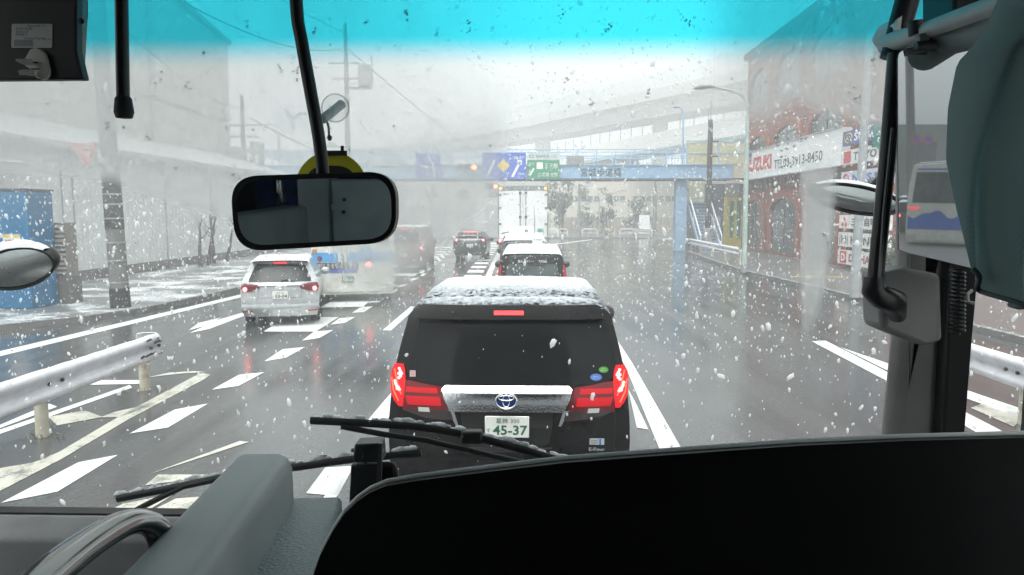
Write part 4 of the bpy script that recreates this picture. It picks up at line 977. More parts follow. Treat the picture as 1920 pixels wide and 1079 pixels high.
mb = MB(); oval(mb, ec, .077, .058, .0065); oval(mb, ec, .026, .046, .0045); oval(mb, ec, .058, .019, .0045, .022); mb.build('emblem_rings', M_CHROME, em, smooth=60, local=True)
x, z = P(951, 798); plate(van, BA, x, z, '葛飾 300', 'す', '45-37', yo=.035)
rec = BA.patch(dense(prow((772, 862, 1040), (830, 872, 1030), (845, 895, 1000)), 4), .002, .003, 12).build('plate_recess', mat('recess_black', (.006, .006, .006), .5), van, local=True)
BA.patch(dense(prow((838, 868, 1034), (846, 890, 1008)), 3), .03, .03, 10).build('tailgate_handle', M_BLACKP, van, local=True)
BA.patch(dense([(.66, -.88, .88), (.60, -.89, .89), (.56, -.885, .885)], 2), .05, .06, 20).build('bumper_step', M_BLACK, van, smooth=50, local=True)
bx, bz = P(1119, 828); q = BA.rear(bx, bz, .008)
bd = MB().box(q.x - .055, q.x + .055, q.y, q.y + .006, q.z - .024, q.z + .024).build('badge', mat('badge_silver', (.6, .62, .63), .3, metal=.4), van, local=True)
MB().box(q.x + .018, q.x + .032, q.y - .002, q.y - .0005, q.z - .023, q.z + .023).build('badge_stripe', mat('badge_blue', (.03, .2, .6), .3), bd, local=True)
letters(letters(letters(MB(), 'HYBRID', (q.x - .02, q.y - .001, q.z + .008), .009, .055), 'SYNERGY', (q.x - .02, q.y - .001, q.z - .008), .008, .055), 'DRIVE', (q.x - .028, q.y - .001, q.z - .018), .006, .03).build('badge_text', M_BLACKP, bd, local=True)
letters(MB(), 'E-Four', (bx, BA.rear(bx, bz - .055, .009).y, bz - .058), .026, .12, bold=.02).build('badge_lettering', mat('badge_chrome', (.7, .7, .7), .25, metal=.6), van, local=True)
for nm, px, py, a, b, col in (('green_sticker', 1131, 692, .036, .024, (.10, .42, .06)), ('blue_sticker', 1117, 706, .044, .027, (.12, .25, .68))):
    x, z = P(px, py); q = BA.rear(x, z, .030)
    s_ = MB().lathe([(a, 0), (a, .002), (.001, .002)], Matrix.Translation(q) @ Matrix.Scale(b / a, 4, (0, 0, 1)) @ Matrix.Rotation(R(90), 4, 'X'), 20).build('sticker', mat(nm, col, .4), van, local=True)
    letters(letters(MB(), '★★★★' if 'blue' in nm else '燃費基準', q + Vector((0, -.004, .006)), .008, a * 1.0), '低排出ガス車' if 'blue' in nm else '達成車', q + Vector((0, -.004, -.006)), .008, a * 1.3).build('sticker_text', mw, s_, local=True)
x, z = P(775, 699); q = BA.rear(x, z, .030)
s_ = MB().box(q.x - .022, q.x + .022, q.y - .002, q.y, q.z - .024, q.z + .024).build('sticker', mat('sticker_pink', (.72, .55, .56), .5), van, local=True)
letters(letters(MB(), '保管場所', q + Vector((0, -.004, .012)), .009, .034), '標章', q + Vector((0, -.004, -.007)), .012, .028).build('sticker_text', mat('board_text_red', (.6, .08, .1), .5), s_, local=True)
MB().tube([BA.rear(-.05, 1.75, .03), BA.rear(.02, 1.58, .03), BA.rear(.08, 1.33, .03)], .006, 6).build('rear_wiper', M_BLACKP, van, local=True) if False else None
wheels(van, .80, (.95, 3.9), .33, .22)
def slushy():
    m, n, o = nodes('slushy_snow')
    p = n.nodes.new('ShaderNodeBsdfPrincipled'); tr = n.nodes.new('ShaderNodeBsdfTransparent'); mx = n.nodes.new('ShaderNodeMixShader')
    at_ = n.nodes.new('ShaderNodeAttribute'); at_.attribute_name = 'cover'
    c = n.nodes.new('ShaderNodeTexCoord'); mp = n.nodes.new('ShaderNodeMapping'); mp.inputs['Scale'].default_value = (1, .55, 1); lk(n, c.outputs['Object'], mp.inputs[0])
    t = noise_tex(n, 26, 6, .65, vec=mp.outputs[0]); t2 = noise_tex(n, 4, 4, .6)
    v = mth(n, 'ADD', mth(n, 'ADD', mth(n, 'MULTIPLY', t.outputs[0], .75), mth(n, 'MULTIPLY', t2.outputs[0], .25)), mth(n, 'SUBTRACT', at_.outputs['Fac'], .5))
    lk(n, ramp(n, v, .44, .56), mx.inputs[0]); lk(n, tr.outputs[0], mx.inputs[1]); lk(n, p.outputs[0], mx.inputs[2]); lk(n, mx.outputs[0], o.inputs[0])
    lk(n, mixc(n, ramp(n, v, .5, .8), (.22, .245, .27), (.52, .55, .57)), p.inputs['Base Color']); p.inputs['Roughness'].default_value = .6
    b = n.nodes.new('ShaderNodeBump'); b.inputs['Strength'].default_value = .8; b.inputs['Distance'].default_value = .02; lk(n, t.outputs[0], b.inputs['Height']); lk(n, b.outputs[0], p.inputs['Normal'])
    return m
def covA(x, y): return .54 + .30 * min(1, max(0, (y - .7) / .8)) + .04 * noise.noise((x * 2, y * 2, 5)) - .3 * max(0, abs(x) - .6)
roof_snow(van, BA, .10, 3.3, .97, .022, slushy(), 1, 60, 110, attr=covA)
rs = MB()                            # snow on the spoiler lip
rows = []
for i in range(13):
    z = 1.842 + (1.875 - 1.842) * i / 12; 
    rows.append([BA.rear(-.70 + 1.40 * j / 40, 1.79, .105 - .21 * i / 12) + Vector((0, 0, .022 + .035 * i / 12 + .006 * noise.noise((j * .5, i * .6, 4)) - .035 * abs(j / 20 - 1) ** 6)) for j in range(41)])
o = rs.grid(rows).build('spoiler_snow', slushy(), van, smooth=80, local=True)
a = o.data.attributes.new('cover', 'FLOAT', 'POINT'); a.data.foreach_set('value', [.50 + .016 * i - .25 * max(0, abs(j / 20 - 1) - .7) for i in range(13) for j in range(41)])

# ---- generic car seen from behind
def car(name, lab, px, Y, paint_, B, L, glass, lamps, bar, pl, xo=0.0, snow=True, handle=None, wx=.72, wr=.30, led=None, cat='car', bump=None, gm=None, rot=False, mirrors=None, th=.035):
    x = at(px, 430, Y).x if px is not None else xo
    root = thing(name, lab, cat, (x, Y, 0))
    B.shell(L).build('body', paint_, root, smooth=45, local=True)
    B.patch(dense(glass, 3), .008, .012, 16).build('rear_window', gm or M_CGLASS, root, smooth=40, local=True)
    for s in (-1, 1):
        l_ = B.patch(dense(lamps if s < 0 else mir(lamps), 3), .02, .05, 8).build('tail_lamp', M_LAMP, root, smooth=50, local=True)
        if led:
            zz, xx, rr = led; q = B.rear(s * xx, zz, .03)
            MB().lathe([(rr, 0), (rr * .8, .012), (.005, .016)], Matrix.Translation(q) @ Matrix.Rotation(R(90), 4, 'X'), 14).build('brake_bulb', M_LED, l_, smooth=50, local=True)
        MB().box(s * (B.w(1.0) - .02), s * (B.w(1.0) + .005), .9, L - 1.2, .92 if B.t(1) < 1.9 else 1.2, B.t(1) - .22).build('side_window', M_CGLASS, root, local=True) if False else None
    if bar: B.patch([(bar[0] + .018, -bar[1], bar[1]), (bar[0] - .018, -bar[1], bar[1])], bar[2], .03, 6).build('brake_light_bar', M_BRAKE, root, local=True)
    if pl: plate(root, B, *pl)
    if bump: B.patch(dense(bump, 2), .05, .06, 16).build('bumper', paint_, root, smooth=50, local=True)
    wheels(root, wx, (.75, L - .85), wr)
    if snow: roof_snow(root, B, .12, L * .62, .98, th, None, int(Y))
    for s in (-1, 1): mirror(root, s * (B.w(1.0)), L - 1.45, 1.0 if B.t(1) < 1.6 else 1.15, s, paint_ if mirrors else None)
    if rot: root.rotation_euler = (0, 0, R(207))
    return root, B
M_SILVER = mat('silver_paint', (.42, .43, .44), .3, metal=.35, coat=.5, snow=.12)
M_WHITEC = mat('white_car_paint', (.66, .67, .67), .3, coat=.4)
BF = Body([(.22, .78), (.45, .83), (.85, .845), (.95, .835), (1.2, .72), (1.45, .60)], [(.22, .06), (.42, -.04), (.6, .0), (.92, .03), (1.2, .26), (1.46, .42)],
          [(0, 1.44), (.6, 1.475), (1.6, 1.48), (2.5, 1.42), (3.3, 1.0), (4.0, .9), (4.4, .7)], .22, .12, .09)
wag, _ = car('estate_car', 'silver estate car with plate 33-04 waiting in the left lane', 522, 16.2, M_SILVER, BF, 4.4,
    [(1.37, -.50, .50), (1.3, -.555, .555), (1.05, -.66, .66), (.985, -.665, .665)], [(.96, -.80, -.62), (.93, -.82, -.47), (.87, -.835, -.42), (.83, -.82, -.45), (.78, -.80, -.62)],
    (1.385, .13, .02), (0.0, .70, '足立 501', 'は', '33-04', True, .33, .165, None, mat('plate_dark', (.05, .06, .06), .5)), led=(.83, .74, .05), mirrors=True, bump=[(.50, -.82, .82), (.42, -.83, .83), (.30, -.80, .80)])
BF.patch([(.645, -.47, .47), (.638, -.47, .47)], .004, .003, 10).build('tailgate_seam', M_BLACKP, wag, local=True)
for s in (-1, 1):
    BF.patch([(.36, s * .80, s * .58), (.33, s * .80, s * .6)], .06, .02, 4).build('reflector', mat('reflector_red', (.5, .02, .02), .3), wag, local=True)
    BF.patch(dense([(.95, s * .47, s * .475), (.64, s * .45, s * .455)], 3), .003, .003, 1).build('tailgate_seam', M_BLACKP, wag, local=True)
BF.patch(dense([(.93, -.46, .46), (.90, -.455, .455)], 2), .03, .03, 10).build('garnish', mat('silver_trim', (.5, .5, .5), .2, metal=.8), wag, local=True)
wag.rotation_euler = (0, 0, R(15))
q = BF.rear(0, .875, .02); mb = MB(); oval(mb, q, .055, .04, .006); oval(mb, q, .02, .032, .004); oval(mb, q, .042, .013, .004, .015); mb.build('emblem', M_CHROME, wag, local=True)
MB().tube([BF.rear(.02, 1.0, .03), BF.rear(.12, 1.03, .035), BF.rear(.32, .99, .03)], .012, 6).build('rear_wiper', M_BLACKP, wag, local=True)
MB().prism([(-.01, 1.2, 1.47), (-.01, 1.05, 1.53), (-.01, 1.12, 1.47)], (.02, 0, 0)).build('antenna_fin', M_BLACKP, wag, local=True)

# dark SUV in the left lane ahead
BS = Body([(.25, .80), (.5, .89), (.95, .89), (1.1, .86), (1.3, .74), (1.55, .62)], [(.25, .08), (.45, -.05), (.9, -.02), (1.1, .06), (1.3, .30), (1.55, .5)],
          [(0, 1.5), (.6, 1.55), (1.7, 1.56), (2.5, 1.45), (3.2, 1.05), (4.2, .95), (4.4, .75)], .25, .14, .1)
suv, _ = car('suv_car', 'dark grey SUV with lit tail lights in the lane left of the truck', 881, 39.5, mat('dark_car_paint', (.03, .032, .036), .3, coat=.4, snow=.25), BS, 4.4,
    [(1.43, -.52, .52), (1.3, -.60, .60), (1.15, -.66, .66)], [(1.12, -.80, -.66), (1.07, -.84, -.46), (1.03, -.84, -.42), (1.0, -.83, -.60)], (1.49, .36, .06), (0, .78, '練馬 300', 'さ', '12-34'), led=(1.06, .72, .06), snow=False, bump=[(.6, -.86, .86), (.4, -.86, .86)], wr=.35)
# brown van lost in the fogged glass
BV = Body([(.25, .8), (.6, .85), (1.1, .84), (1.9, .76)], [(.25, .04), (.5, -.03), (1, 0), (1.9, .16)], [(0, 1.9), (.5, 1.95), (3, 1.92), (3.6, 1.2), (4.3, .9)], .25, .1, .1)
car('van', 'reddish brown van with one lit lamp, far back beyond the blue striped bus', 757, 32, mat('brown_paint', (.22, .13, .11), .4), BV, 4.3, [(1.75, -.62, .62), (1.2, -.70, .70)], [(1.15, -.80, -.70), (.8, -.82, -.70)], (1.82, .14, .03), (0, .7, '足立 400', 'か', '20-11'), led=(1.0, .76, .05))

# three vehicles queueing ahead of the black minivan
BT = Body([(.25, .82), (.6, .88), (.95, .88), (1.15, .85), (1.4, .78), (1.62, .70)], [(.25, .04), (.5, -.04), (.9, 0), (1.2, .08), (1.45, .20), (1.62, .26)], [(0, 1.43), (.4, 1.52), (1.1, 1.59), (2.2, 1.58), (2.9, 1.4), (3.4, 1.02), (4.2, .85)], .25, .12, .1)
q1, _ = car('hatchback_taxi', 'black hatchback with white roof lettering and tall red side lamps, right ahead of the minivan', 998, 19.0, M_BLACK, BT, 4.2,
    [(1.19, -.60, .60), (1.14, -.65, .65), (.86, -.67, .67), (.80, -.63, .63)], [(1.18, -.83, -.785), (.95, -.868, -.80), (.68, -.865, -.80)], None, (0, .55, '足立 500', 'あ', '70-02'), gm=M_CGLASS2, th=.06)
letters(letters(MB(), '個人タクシー', BT.rear(-.16, 1.265, .012), .07, .42, bold=.01), '7606', BT.rear(.27, 1.265, .012), .07, .22, bold=.01).build('roof_lettering', mw, q1, local=True)
for s in (-1, 1): BT.patch(dense([(1.16, s * .825, s * .795), (.95, s * .855, s * .81), (.7, s * .855, s * .81)], 3), .026, .008, 3).build('lit_strip', M_LAMP_ON, q1, local=True)
MB().tube([BT.rear(-.1, 1.175, .03), BT.rear(.1, 1.18, .035), BT.rear(.33, 1.17, .03)], .014, 6).build('rear_wiper', M_BLACKP, q1, local=True)
q2, _ = car('saloon_taxi', 'snow covered taxi with a white roof lamp, second in the queue behind the truck', 983, 25.4, mat('dark_taxi_paint', (.05, .055, .06), .3, coat=.4), BT, 4.0,
    [(1.37, -.66, .66), (1.2, -.70, .70), (.95, -.72, .72)], [(1.0, -.86, -.76), (.8, -.87, -.76)], (1.345, .13, .02), None, th=.09)
q2.scale = (.95, 1, 1.075)
q3, _ = car('white_van', 'white snow capped van with a lit left lamp, nearest to the truck', 972, 31.0, M_WHITEC, BT, 4.0,
    [(1.33, -.64, .64), (1.2, -.68, .68), (1.0, -.70, .70)], [(1.25, -.83, -.72), (1.1, -.855, -.70), (.9, -.87, -.76)], (1.36, .20, .02), None, led=(1.16, .79, .075), th=.06)
q3.scale = (.95, 1, 1.17)
def roof_lamp(car_, lab, x, y, z, s, txt):
    t = thing('roof_lamp', lab, 'taxi lamp', (car_.location.x + x, car_.location.y + y, z))
    MB().prism([(-.17 * s, 0, .0), (.17 * s, 0, .0), (.13 * s, 0, .12), (.17 * s, 0, .2), (-.17 * s, 0, .2), (-.13 * s, 0, .12)], (0, .16, 0)).build('housing', mat('lamp_white', (.78, .8, .8), .3), t, bevel=.02, local=True)
    letters(MB(), txt, (0, -.006, .16), .05, .22 * s, bold=.02).build('lettering', M_PGREEN, t, local=True)
roof_lamp(q1, 'white taxi roof lamp with green lettering on the black hatchback', .14, 1.4, 1.61, 1.0, 'TAXI')
t = thing('roof_lamp', 'round white roof lamp with a blue mark on the snow covered taxi', 'taxi lamp', (q2.location.x + .06, q2.location.y + 1.2, 1.73))
MB().tube([(0, 0, .14), (0, .1, .14)], .13, 18).build('globe', mat('lamp_white', (.78, .8, .8), .3), t, smooth=40, local=True)
MB().box(-.04, .04, .02, .08, -.02, .03).build('stem', M_BLACKP, t, local=True)
MB().tube([(0, -.008, .13), (0, -.002, .13)], .055, 12).build('blue_mark', mat('emblem_deep_blue', (.008, .035, .17), .2), t, local=True)
mt = thing('antenna', 'thin tall whip antenna standing on the roof of the snow covered taxi', 'antenna', (q2.location.x + .36, q2.location.y + 1.0, 1.72))
MB().tube([(0, 0, 0), (0, 0, .5), (-.03, 0, 1.05)], [.012, .009, .005], 6).build('whip', M_BLACKP, mt, local=True)

# the white box truck
YT = 37.6; tl, tr = at(934, 352, YT), at(1027, 500, YT); tx = (tl.x + tr.x) / 2; hw = (tr.x - tl.x) / 2
tk = thing('box_truck', 'tall white box truck with closed rear doors at the head of the queue', 'truck', (tx, YT, 0))
M_TW = mat('truck_white', (.78, .80, .80), .4, var=.05, vs_=1, dirt=(.5, .5, .48), ds=1.2)
MB().box(-hw, hw, .02, 7.5, .95, 3.85).build('cargo_box', M_TW, tk, local=True, bevel=.03)
for s in (-1, 1): MB().box(min(s * .012, s * (hw - .05)), max(s * .012, s * (hw - .05)), -.03, .015, 1.02, 3.62).build('rear_door', M_TW, tk, local=True)
mb = MB()
for x in (-.14, .14): mb.tube([(x, -.055, 1.05), (x, -.055, 3.66)], .022, 8)
mb.build('lock_bar', mat('bar_steel', (.28, .28, .28), .4), tk, local=True, each=True)
mb = MB()
for x in (-.14, .14):
    for z in (1.3, 2.3, 3.5): mb.box(x - .06, x + .06, -.07, -.032, z - .06, z + .06)
mb.build('bar_bracket', M_DARK, tk, local=True, each=True)
mb = MB()
for s in (-1, 1):
    for z in (1.25, 1.95, 2.75, 3.42): mb.box(s * hw - .17 if s > 0 else -hw, s * hw if s > 0 else -hw + .17, -.05, -.031, z - .05, z + .05)
mb.build('hinge', mat('hinge_grey', (.22, .22, .22), .4), tk, local=True, each=True)
mb = MB().box(-hw - .01, hw + .01, -.04, .012, 3.64, 3.87).box(-hw - .012, -hw + .035, -.04, .012, .9, 3.64).box(hw - .035, hw + .012, -.04, .012, .9, 3.64)
mb.build('rear_frame', mat('frame_pale', (.24, .25, .25), .4), tk, local=True)
for s in (-1, 1): MB().tube([(s * (hw - .13), -.07, 3.74), (s * (hw - .13), -.04, 3.74)], .07, 12).build('marker_lamp', mat('marker_amber', (.8, .25, .03), .3, emit=(1, .32, .05), es=1.6), tk, local=True)
MB().box(hw - .50, hw - .24, -.036, -.031, 1.35, 1.68).build('sticker', mat('sticker_green', (.10, .42, .18), .4), tk, local=True)
MB().box(hw - .52, hw - .22, -.034, -.0305, 1.30, 1.72).build('sticker_border', mat('sticker_blue', (.10, .25, .60), .4), tk, local=True)
MB().tube([(hw - .1, -.04, 1.2), (hw - .1, -.032, 1.2)], .07, 12).build('round_mark', mat('sticker_amber', (.6, .4, .05), .4), tk, local=True)
letters(MB(), 'BOX', (-hw + .42, -.034, 3.45), .09, .28, bold=.02).build('lettering', mat('letter_blue', (.05, .08, .3), .4), tk, local=True)
MB().box(-hw + .05, hw - .05, .1, 7.2, .55, .93).build('chassis', M_DARK, tk, local=True)
MB().box(-1.05, 1.05, 7.6, 9.2, .5, 2.7).build('cab', M_TW, tk, local=True, bevel=.15)
for s in (-1, 1): MB().box(s * .95 - .18, s * .95 + .18, .04, .09, .7, .86).build('tail_lamp', M_LAMP, tk, local=True)
wheels(tk, .9, (1.6, 2.7, 8.2), .46, .3)

# the striped bus in the left lane
def city_bus(name, lab, x, Y, W, H, rot, waves):
    t = thing(name, lab, 'bus', (x, Y, 0)); h = W / 2
    m = mat('bus_cream', (.60, .60, .55), .35, coat=.3, dirt=(.42, .42, .4), ds=.9)
    B = Body([(.3, h - .04), (.6, h), (2.2, h), (H, h - .12)], [(.3, .0), (.8, -.0), (1.4, .02), (H, .12)], [(0, H - .04), (.3, H), (9.5, H)], .3, .12, .14)
    B.shell(9.5, 10).build('body', m, t, smooth=45, local=True)
    MBL = mat('bus_blue', (.03, .28, .62), .35)
    B.patch(dense([(H - .35, -h + .22, h - .22), (1.65, -h + .15, h - .15)], 3), .012, .014, 14).build('rear_window', M_CGLASS2 if waves else M_CGLASS, t, local=True)
    if waves:
        rows = []
        xs = [-h + .05 + (W - .1) * k / 24 for k in range(25)]
        F = [[B.rear(x, .70, .006) for x in xs], [B.rear(x, 1.25 + .12 * math.sin(x * 5) + .05 * math.sin(x * 11), .006) for x in xs]]
        MB().grid(F).build('wave_stripe', mat('wave_blue', (.04, .12, .50), .35), t, local=True)
        MB().grid([[B.rear(x, H - .22, .006) for x in xs[2:-2]], [B.rear(x, H - .28, .006) for x in xs[2:-2]]]).build('roof_stripe', mat('wave_blue', (.04, .12, .5), .35), t, local=True)
    else:
        B.patch([(1.40, -h + .01, h - .01), (1.14, -h + .01, h - .01)], .006, .006, 14).build('stripe', MBL, t, local=True)
        s = MB().box(-.41, -.17, -.137, -.128, 1.15, 1.39).build('route_plate', mw, t, local=True)
        letters(MB(), '2', (-.29, -.139, 1.27), .18, bold=.03).build('numeral', M_BLACKP, s, local=True)
        s = MB().box(.22, .50, -.137, -.128, 1.25, 1.56).build('wheelchair_sign', MBL, t, local=True)
        mb = MB(); mb.tube([(.36 + .07 * math.cos(k * .5), -.14, 1.36 + .07 * math.sin(k * .5)) for k in range(2, 12)], .012, 5); mb.tube([(.33, -.14, 1.5), (.33, -.14, 1.42), (.40, -.14, 1.42), (.43, -.14, 1.34)], .012, 5); mb.tube([(.33, -.142, 1.53), (.33, -.138, 1.53)], .022, 10); mb.build('wheelchair_mark', mw, s, local=True)
        B.patch([(1.12, -h + .06, .15), (.92, -h + .06, .15)], .008, .008, 10).build('engine_grille', M_BLACKP, t, local=True)
        mb = MB()
        for k in range(9): mb.box(-.95 + k * .12, -.89 + k * .12, -.14, -.135, .95, 1.1)
        mb.build('grille_slats', mat('slat_grey', (.25, .26, .28), .5), t, local=True)
        B.patch([(.92, -h + .1, .1), (.84, -h + .1, .1)], .01, .008, 10).build('lower_stripe', mat('wave_blue', (.04, .12, .5), .35), t, local=True)
        plate(t, B, -.15, .66, '足立 200', 'か', '58-02', True, .33, .165, mat('plate_green_bg', (.02, .14, .08), .4), mw)
        B.patch([(.78, .35, .75), (.55, .35, .75)], .01, .01, 4).build('hatch', mat('hatch_cream', (.55, .54, .48), .4), t, local=True)
    for s in (-1, 1):
        if waves: B.patch([(1.50, s * (h - .06), s * (h - .38)), (1.42, s * (h - .06), s * (h - .38))], .02, .03, 4).build('tail_lamp', M_BRAKE, t, local=True)
        else:
            for z, mm in ((1.06, M_LED if s > 0 else M_LAMP), (1.24, M_LAMP)):
                xx = s * (h - .24) if s < 0 else .42 + (0 if z < 1.1 else .02)
                q = B.rear(xx, z, .01); MB().lathe([(.07, 0), (.06, .02), (.005, .03)], Matrix.Translation(q) @ Matrix.Rotation(R(90), 4, 'X'), 14).build('tail_lamp', mm, t, smooth=50, local=True)
    q = B.rear(-h + .1, 1.44, .02); MB().lathe([(.07, 0), (.06, .02), (.005, .03)], Matrix.Translation(q) @ Matrix.Rotation(R(90), 4, 'X'), 14).build('indicator_lamp', mat('amber_lens', (.45, .14, .02), .3), t, smooth=50, local=True)
    MB().box(-h + .05, h - .05, -.08, .3, .22, .5).build('bumper', mat('bumper_cream', (.5, .49, .44), .4), t, local=True)
    wheels(t, h - .2, (2.2, 7.2), .45, .3); roof_snow(t, B, .3, 9, .96, .04, None, 3, 14, 20)
    t.rotation_euler = (0, 0, R(rot))
    return t
city_bus('city_bus', 'cream bus with a blue stripe and number 2 half hidden beyond the silver car', at(662, 480, 20.7).x, 20.7, 2.3, 3.0, 13, False)
city_bus('wave_painted_bus', 'white bus with blue waves driving away, reflected in the hung mirror', 14.7, -24, 2.4, 3.1, 210, True)
BK = Body([(.25, .75), (.6, .8), (1.0, .8), (1.5, .66)], [(.25, .04), (.5, -.03), (.95, 0), (1.5, .35)], [(0, 1.48), (.5, 1.53), (2.2, 1.5), (3.2, .95), (4, .8)], .25, .12, .09)
for i, (x, y, lab, mm) in enumerate(((16.7, -30, 'dark car with one lit red lamp, reflected left of the wave painted bus', mat('dark_car_paint2', (.03, .03, .035), .3)), (20.6, -38, 'second dark snow capped car, reflected farther behind in the hung mirror', M_BLACK))):
    car('snowy_car', lab, None, y, mm, BK, 4.0, [(1.4, -.58, .58), (1.05, -.68, .68)], [(.95, -.78, -.5), (.85, -.78, -.5)], (1.43, .1, .02), None, xo=x, led=(.9, .62, .07), rot=True)

# pedestrian on the corner
def person(lab, g):
    t = thing('person', lab, 'person', (g.x, g.y, .0)); k = 1.62 / 1.7
    V = [(0, 0, .92), (0, 0, 1.12), (0, .01, 1.34), (0, .01, 1.46), (0, -.01, 1.56), (0, -.015, 1.66), (.17, 0, 1.38), (.22, -.02, 1.12), (.18, -.2, 1.0), (-.17, 0, 1.38), (-.22, 0, 1.12), (-.21, -.1, .9), (.09, 0, .86), (.1, -.02, .48), (.1, .02, .08), (.1, -.12, .04), (-.09, 0, .86), (-.1, .06, .48), (-.1, .12, .08), (-.1, -.02, .04)]
    Eg = [(0, 1), (1, 2), (2, 3), (3, 4), (4, 5), (2, 6), (6, 7), (7, 8), (2, 9), (9, 10), (10, 11), (0, 12), (12, 13), (13, 14), (14, 15), (0, 16), (16, 17), (17, 18), (18, 19)]
    rad = [.14, .13, .15, .055, .085, .075, .07, .05, .035, .07, .05, .035, .09, .065, .045, .04, .09, .065, .045, .04]
    def skinned(nm, sel, m, grow):
        idx = {v: i for i, v in enumerate(sel)}; me = bpy.data.meshes.new(nm)
        me.from_pydata([tuple(c * k for c in V[i]) for i in sel], [(idx[a], idx[b]) for a, b in Eg if a in idx and b in idx], [])
        o = bpy.data.objects.new(nm, me); COL.objects.link(o); o.parent = t; me.materials.append(m)
        sm = o.modifiers.new('skin', 'SKIN'); sm.use_smooth_shade = True
        for i in sel:
            r_ = rad[i] * k * grow; me.skin_vertices[0].data[idx[i]].radius = (r_, r_)
        me.skin_vertices[0].data[0].use_root = True
        o.modifiers.new('sub', 'SUBSURF').levels = 2; o.modifiers['sub'].render_levels = 2
        return o
    skinned('body', list(range(20)), mat('skin', (.45, .28, .2), .6), .95)
    skinned('jacket', [0, 1, 2, 6, 7, 8, 9, 10, 11], mat('jacket_white', (.60, .58, .54), .7), 1.28)
    skinned('trousers', [0, 12, 13, 14, 16, 17, 18], mat('trousers_brown', (.22, .13, .08), .8), 1.15)
    MB().lathe([(.02, -.03), (.095, 0), (.1, .06), (.07, .12), (.01, .14)], Matrix.Translation((0, -.005, 1.545)), 16).build('hair', mat('hair_black', (.015, .013, .012), .5), t, smooth=60, local=True)
    for x, y in ((.1, -.05), (-.1, .06)): MB().box(x * k - .045, x * k + .045, y - .12, y + .1, .0, .09).build('shoe', M_BLACKP, t, local=True, bevel=.03)
gp = gnd(1268, 467)
person('pedestrian in a pale jacket and brown trousers standing at the corner by the blue column', gp)
yb = thing('yellow_pole', 'slanting yellow marker pole at the foot of the footbridge stairs', 'post', (9.6, 46, 0))
q = gnd(1287, 470); MB().tube([q, q + Vector((.25, 0, 1.5))], .05, 8).build('post', mat('post_yellow', (.55, .36, .03), .5), yb)

# =====================================================================
# THE BUS WE SIT IN
# =====================================================================
bus = thing('tour_bus', 'dark bus cabin in the foreground with windscreen, grey consoles, black partition, pillar and wipers', 'bus', (-.2, -3, 0))
M_TRIM = mat('trim_grey_green', (.31, .355, .355), .45, var=.06, bump=.12, bs=350)
M_TRIM2 = mat('leather_grain_trim', (.235, .295, .30), .38, var=.08, bump=.55, bs=160)
M_LINER = mat('cabin_lining', (.10, .115, .115), .7)
M_BLK = mat('cabin_black', (.012, .012, .013), .5)
XL, XR, YG = -1.5, 1.12, 1.93
MB().box(XL, XR, -7, 1.95, 3.46, 3.52).build('roof', M_LINER, bus)
MB().box(XL, XR, -7, 1.9, .95, 1.0).build('floor', M_BLK, bus)
MB().box(XL, XR, -7.05, -7, .95, 3.46).build('rear_wall', M_LINER, bus)
MB().box(XL - .04, XL, -7, 1.93, .3, 1.75).box(XL - .04, XL, -7, 1.93, 3.25, 3.46).box(XL - .04, XL, -7, .5, 1.75, 3.25).box(XL - .04, XL, 1.8, 1.95, 1.75, 3.25).build('side_wall', M_LINER, bus)  # solid behind the front opening: windows filled in to darken the cabin
MB().box(XR, XR + .04, -7, 1.93, .3, 1.62).box(XR, XR + .04, -7, 1.93, 3.25, 3.46).box(XR, XR + .04, -7, .1, 1.62, 3.25).box(XR, XR + .04, 1.46, 1.69, 1.62, 3.25).build('side_wall', M_LINER, bus)  # rear windows closed here too, to keep daylight out of the cabin
MB().box(XL, XR, 1.9, 1.99, .3, 1.60).build('front_panel', mat('bus_body_paint', (.5, .52, .54), .3, coat=.4), bus)
MB().box(XL, XR, 1.9, 1.97, 3.38, 3.46).build('header_rail', M_BLK, bus)

# windscreen: clear laminated glass with a cyan sun band, mist on its unswept parts
def fogmask(px, py):
    def st(a, b, v): t = min(1, max(0, (v - a) / (b - a))); return t * t * (3 - 2 * t)
    yb = np.interp(px, [-200, 0, 120, 215, 320, 440, 560, 612, 650, 700, 760, 810, 860, 910, 950, 970], [330, 325, 332, 342, 380, 410, 440, 455, 525, 535, 520, 480, 425, 380, 345, 338])
    sf = np.interp(px, [0, 250, 450, 700, 940, 980], [16, 18, 34, 52, 40, 12])
    L = (1 - st(yb - sf, yb + sf, py)) * (1 - st(915, 978, px) * st(150, 280, py)) * (1 - .92 * st(560, 1100, px) * (1 - st(100, 300, py)))
    L *= np.interp(px, [0, 500, 700, 900], [.75, .72, .70, .66])
    L = max(L, .17 * (1 - st(300, 460, px)) * (1 - st(yb + 30, yb + 130, py)))
    yr = np.interp(px, [1330, 1385, 1440, 1500, 1530, 1575, 1660, 1900], [255, 240, 238, 205, 225, 240, 250, 255])
    Rr = st(1270, 1430, px) * (1 - st(yr - 40, yr + 14, py)) * .70
    a = max(0, (py - 300) / 380); xr = 1562 - 60 * a ** 2.2
    S = st(1499, 1506, px) * (1 - st(xr - 6, xr + 14, px)) * st(292, 330, py) * (1 - st(540, 690, py)) * .66
    K = .84 * math.exp(-((px - 728) / 82) ** 2 - ((py - 482) / 72) ** 2)
    return max(L, Rr, S, K)
mb = MB(); NX, NZ = 250, 190; vals = []
for i in range(NZ + 1):
    z = 1.58 + (3.40 - 1.58) * i / NZ
    for j in range(NX + 1):
        x = XL + (1.03 - XL) * j / NX; mb.v.append((x, YG, z)); vals.append(float(fogmask(*topx((x, YG, z)))))
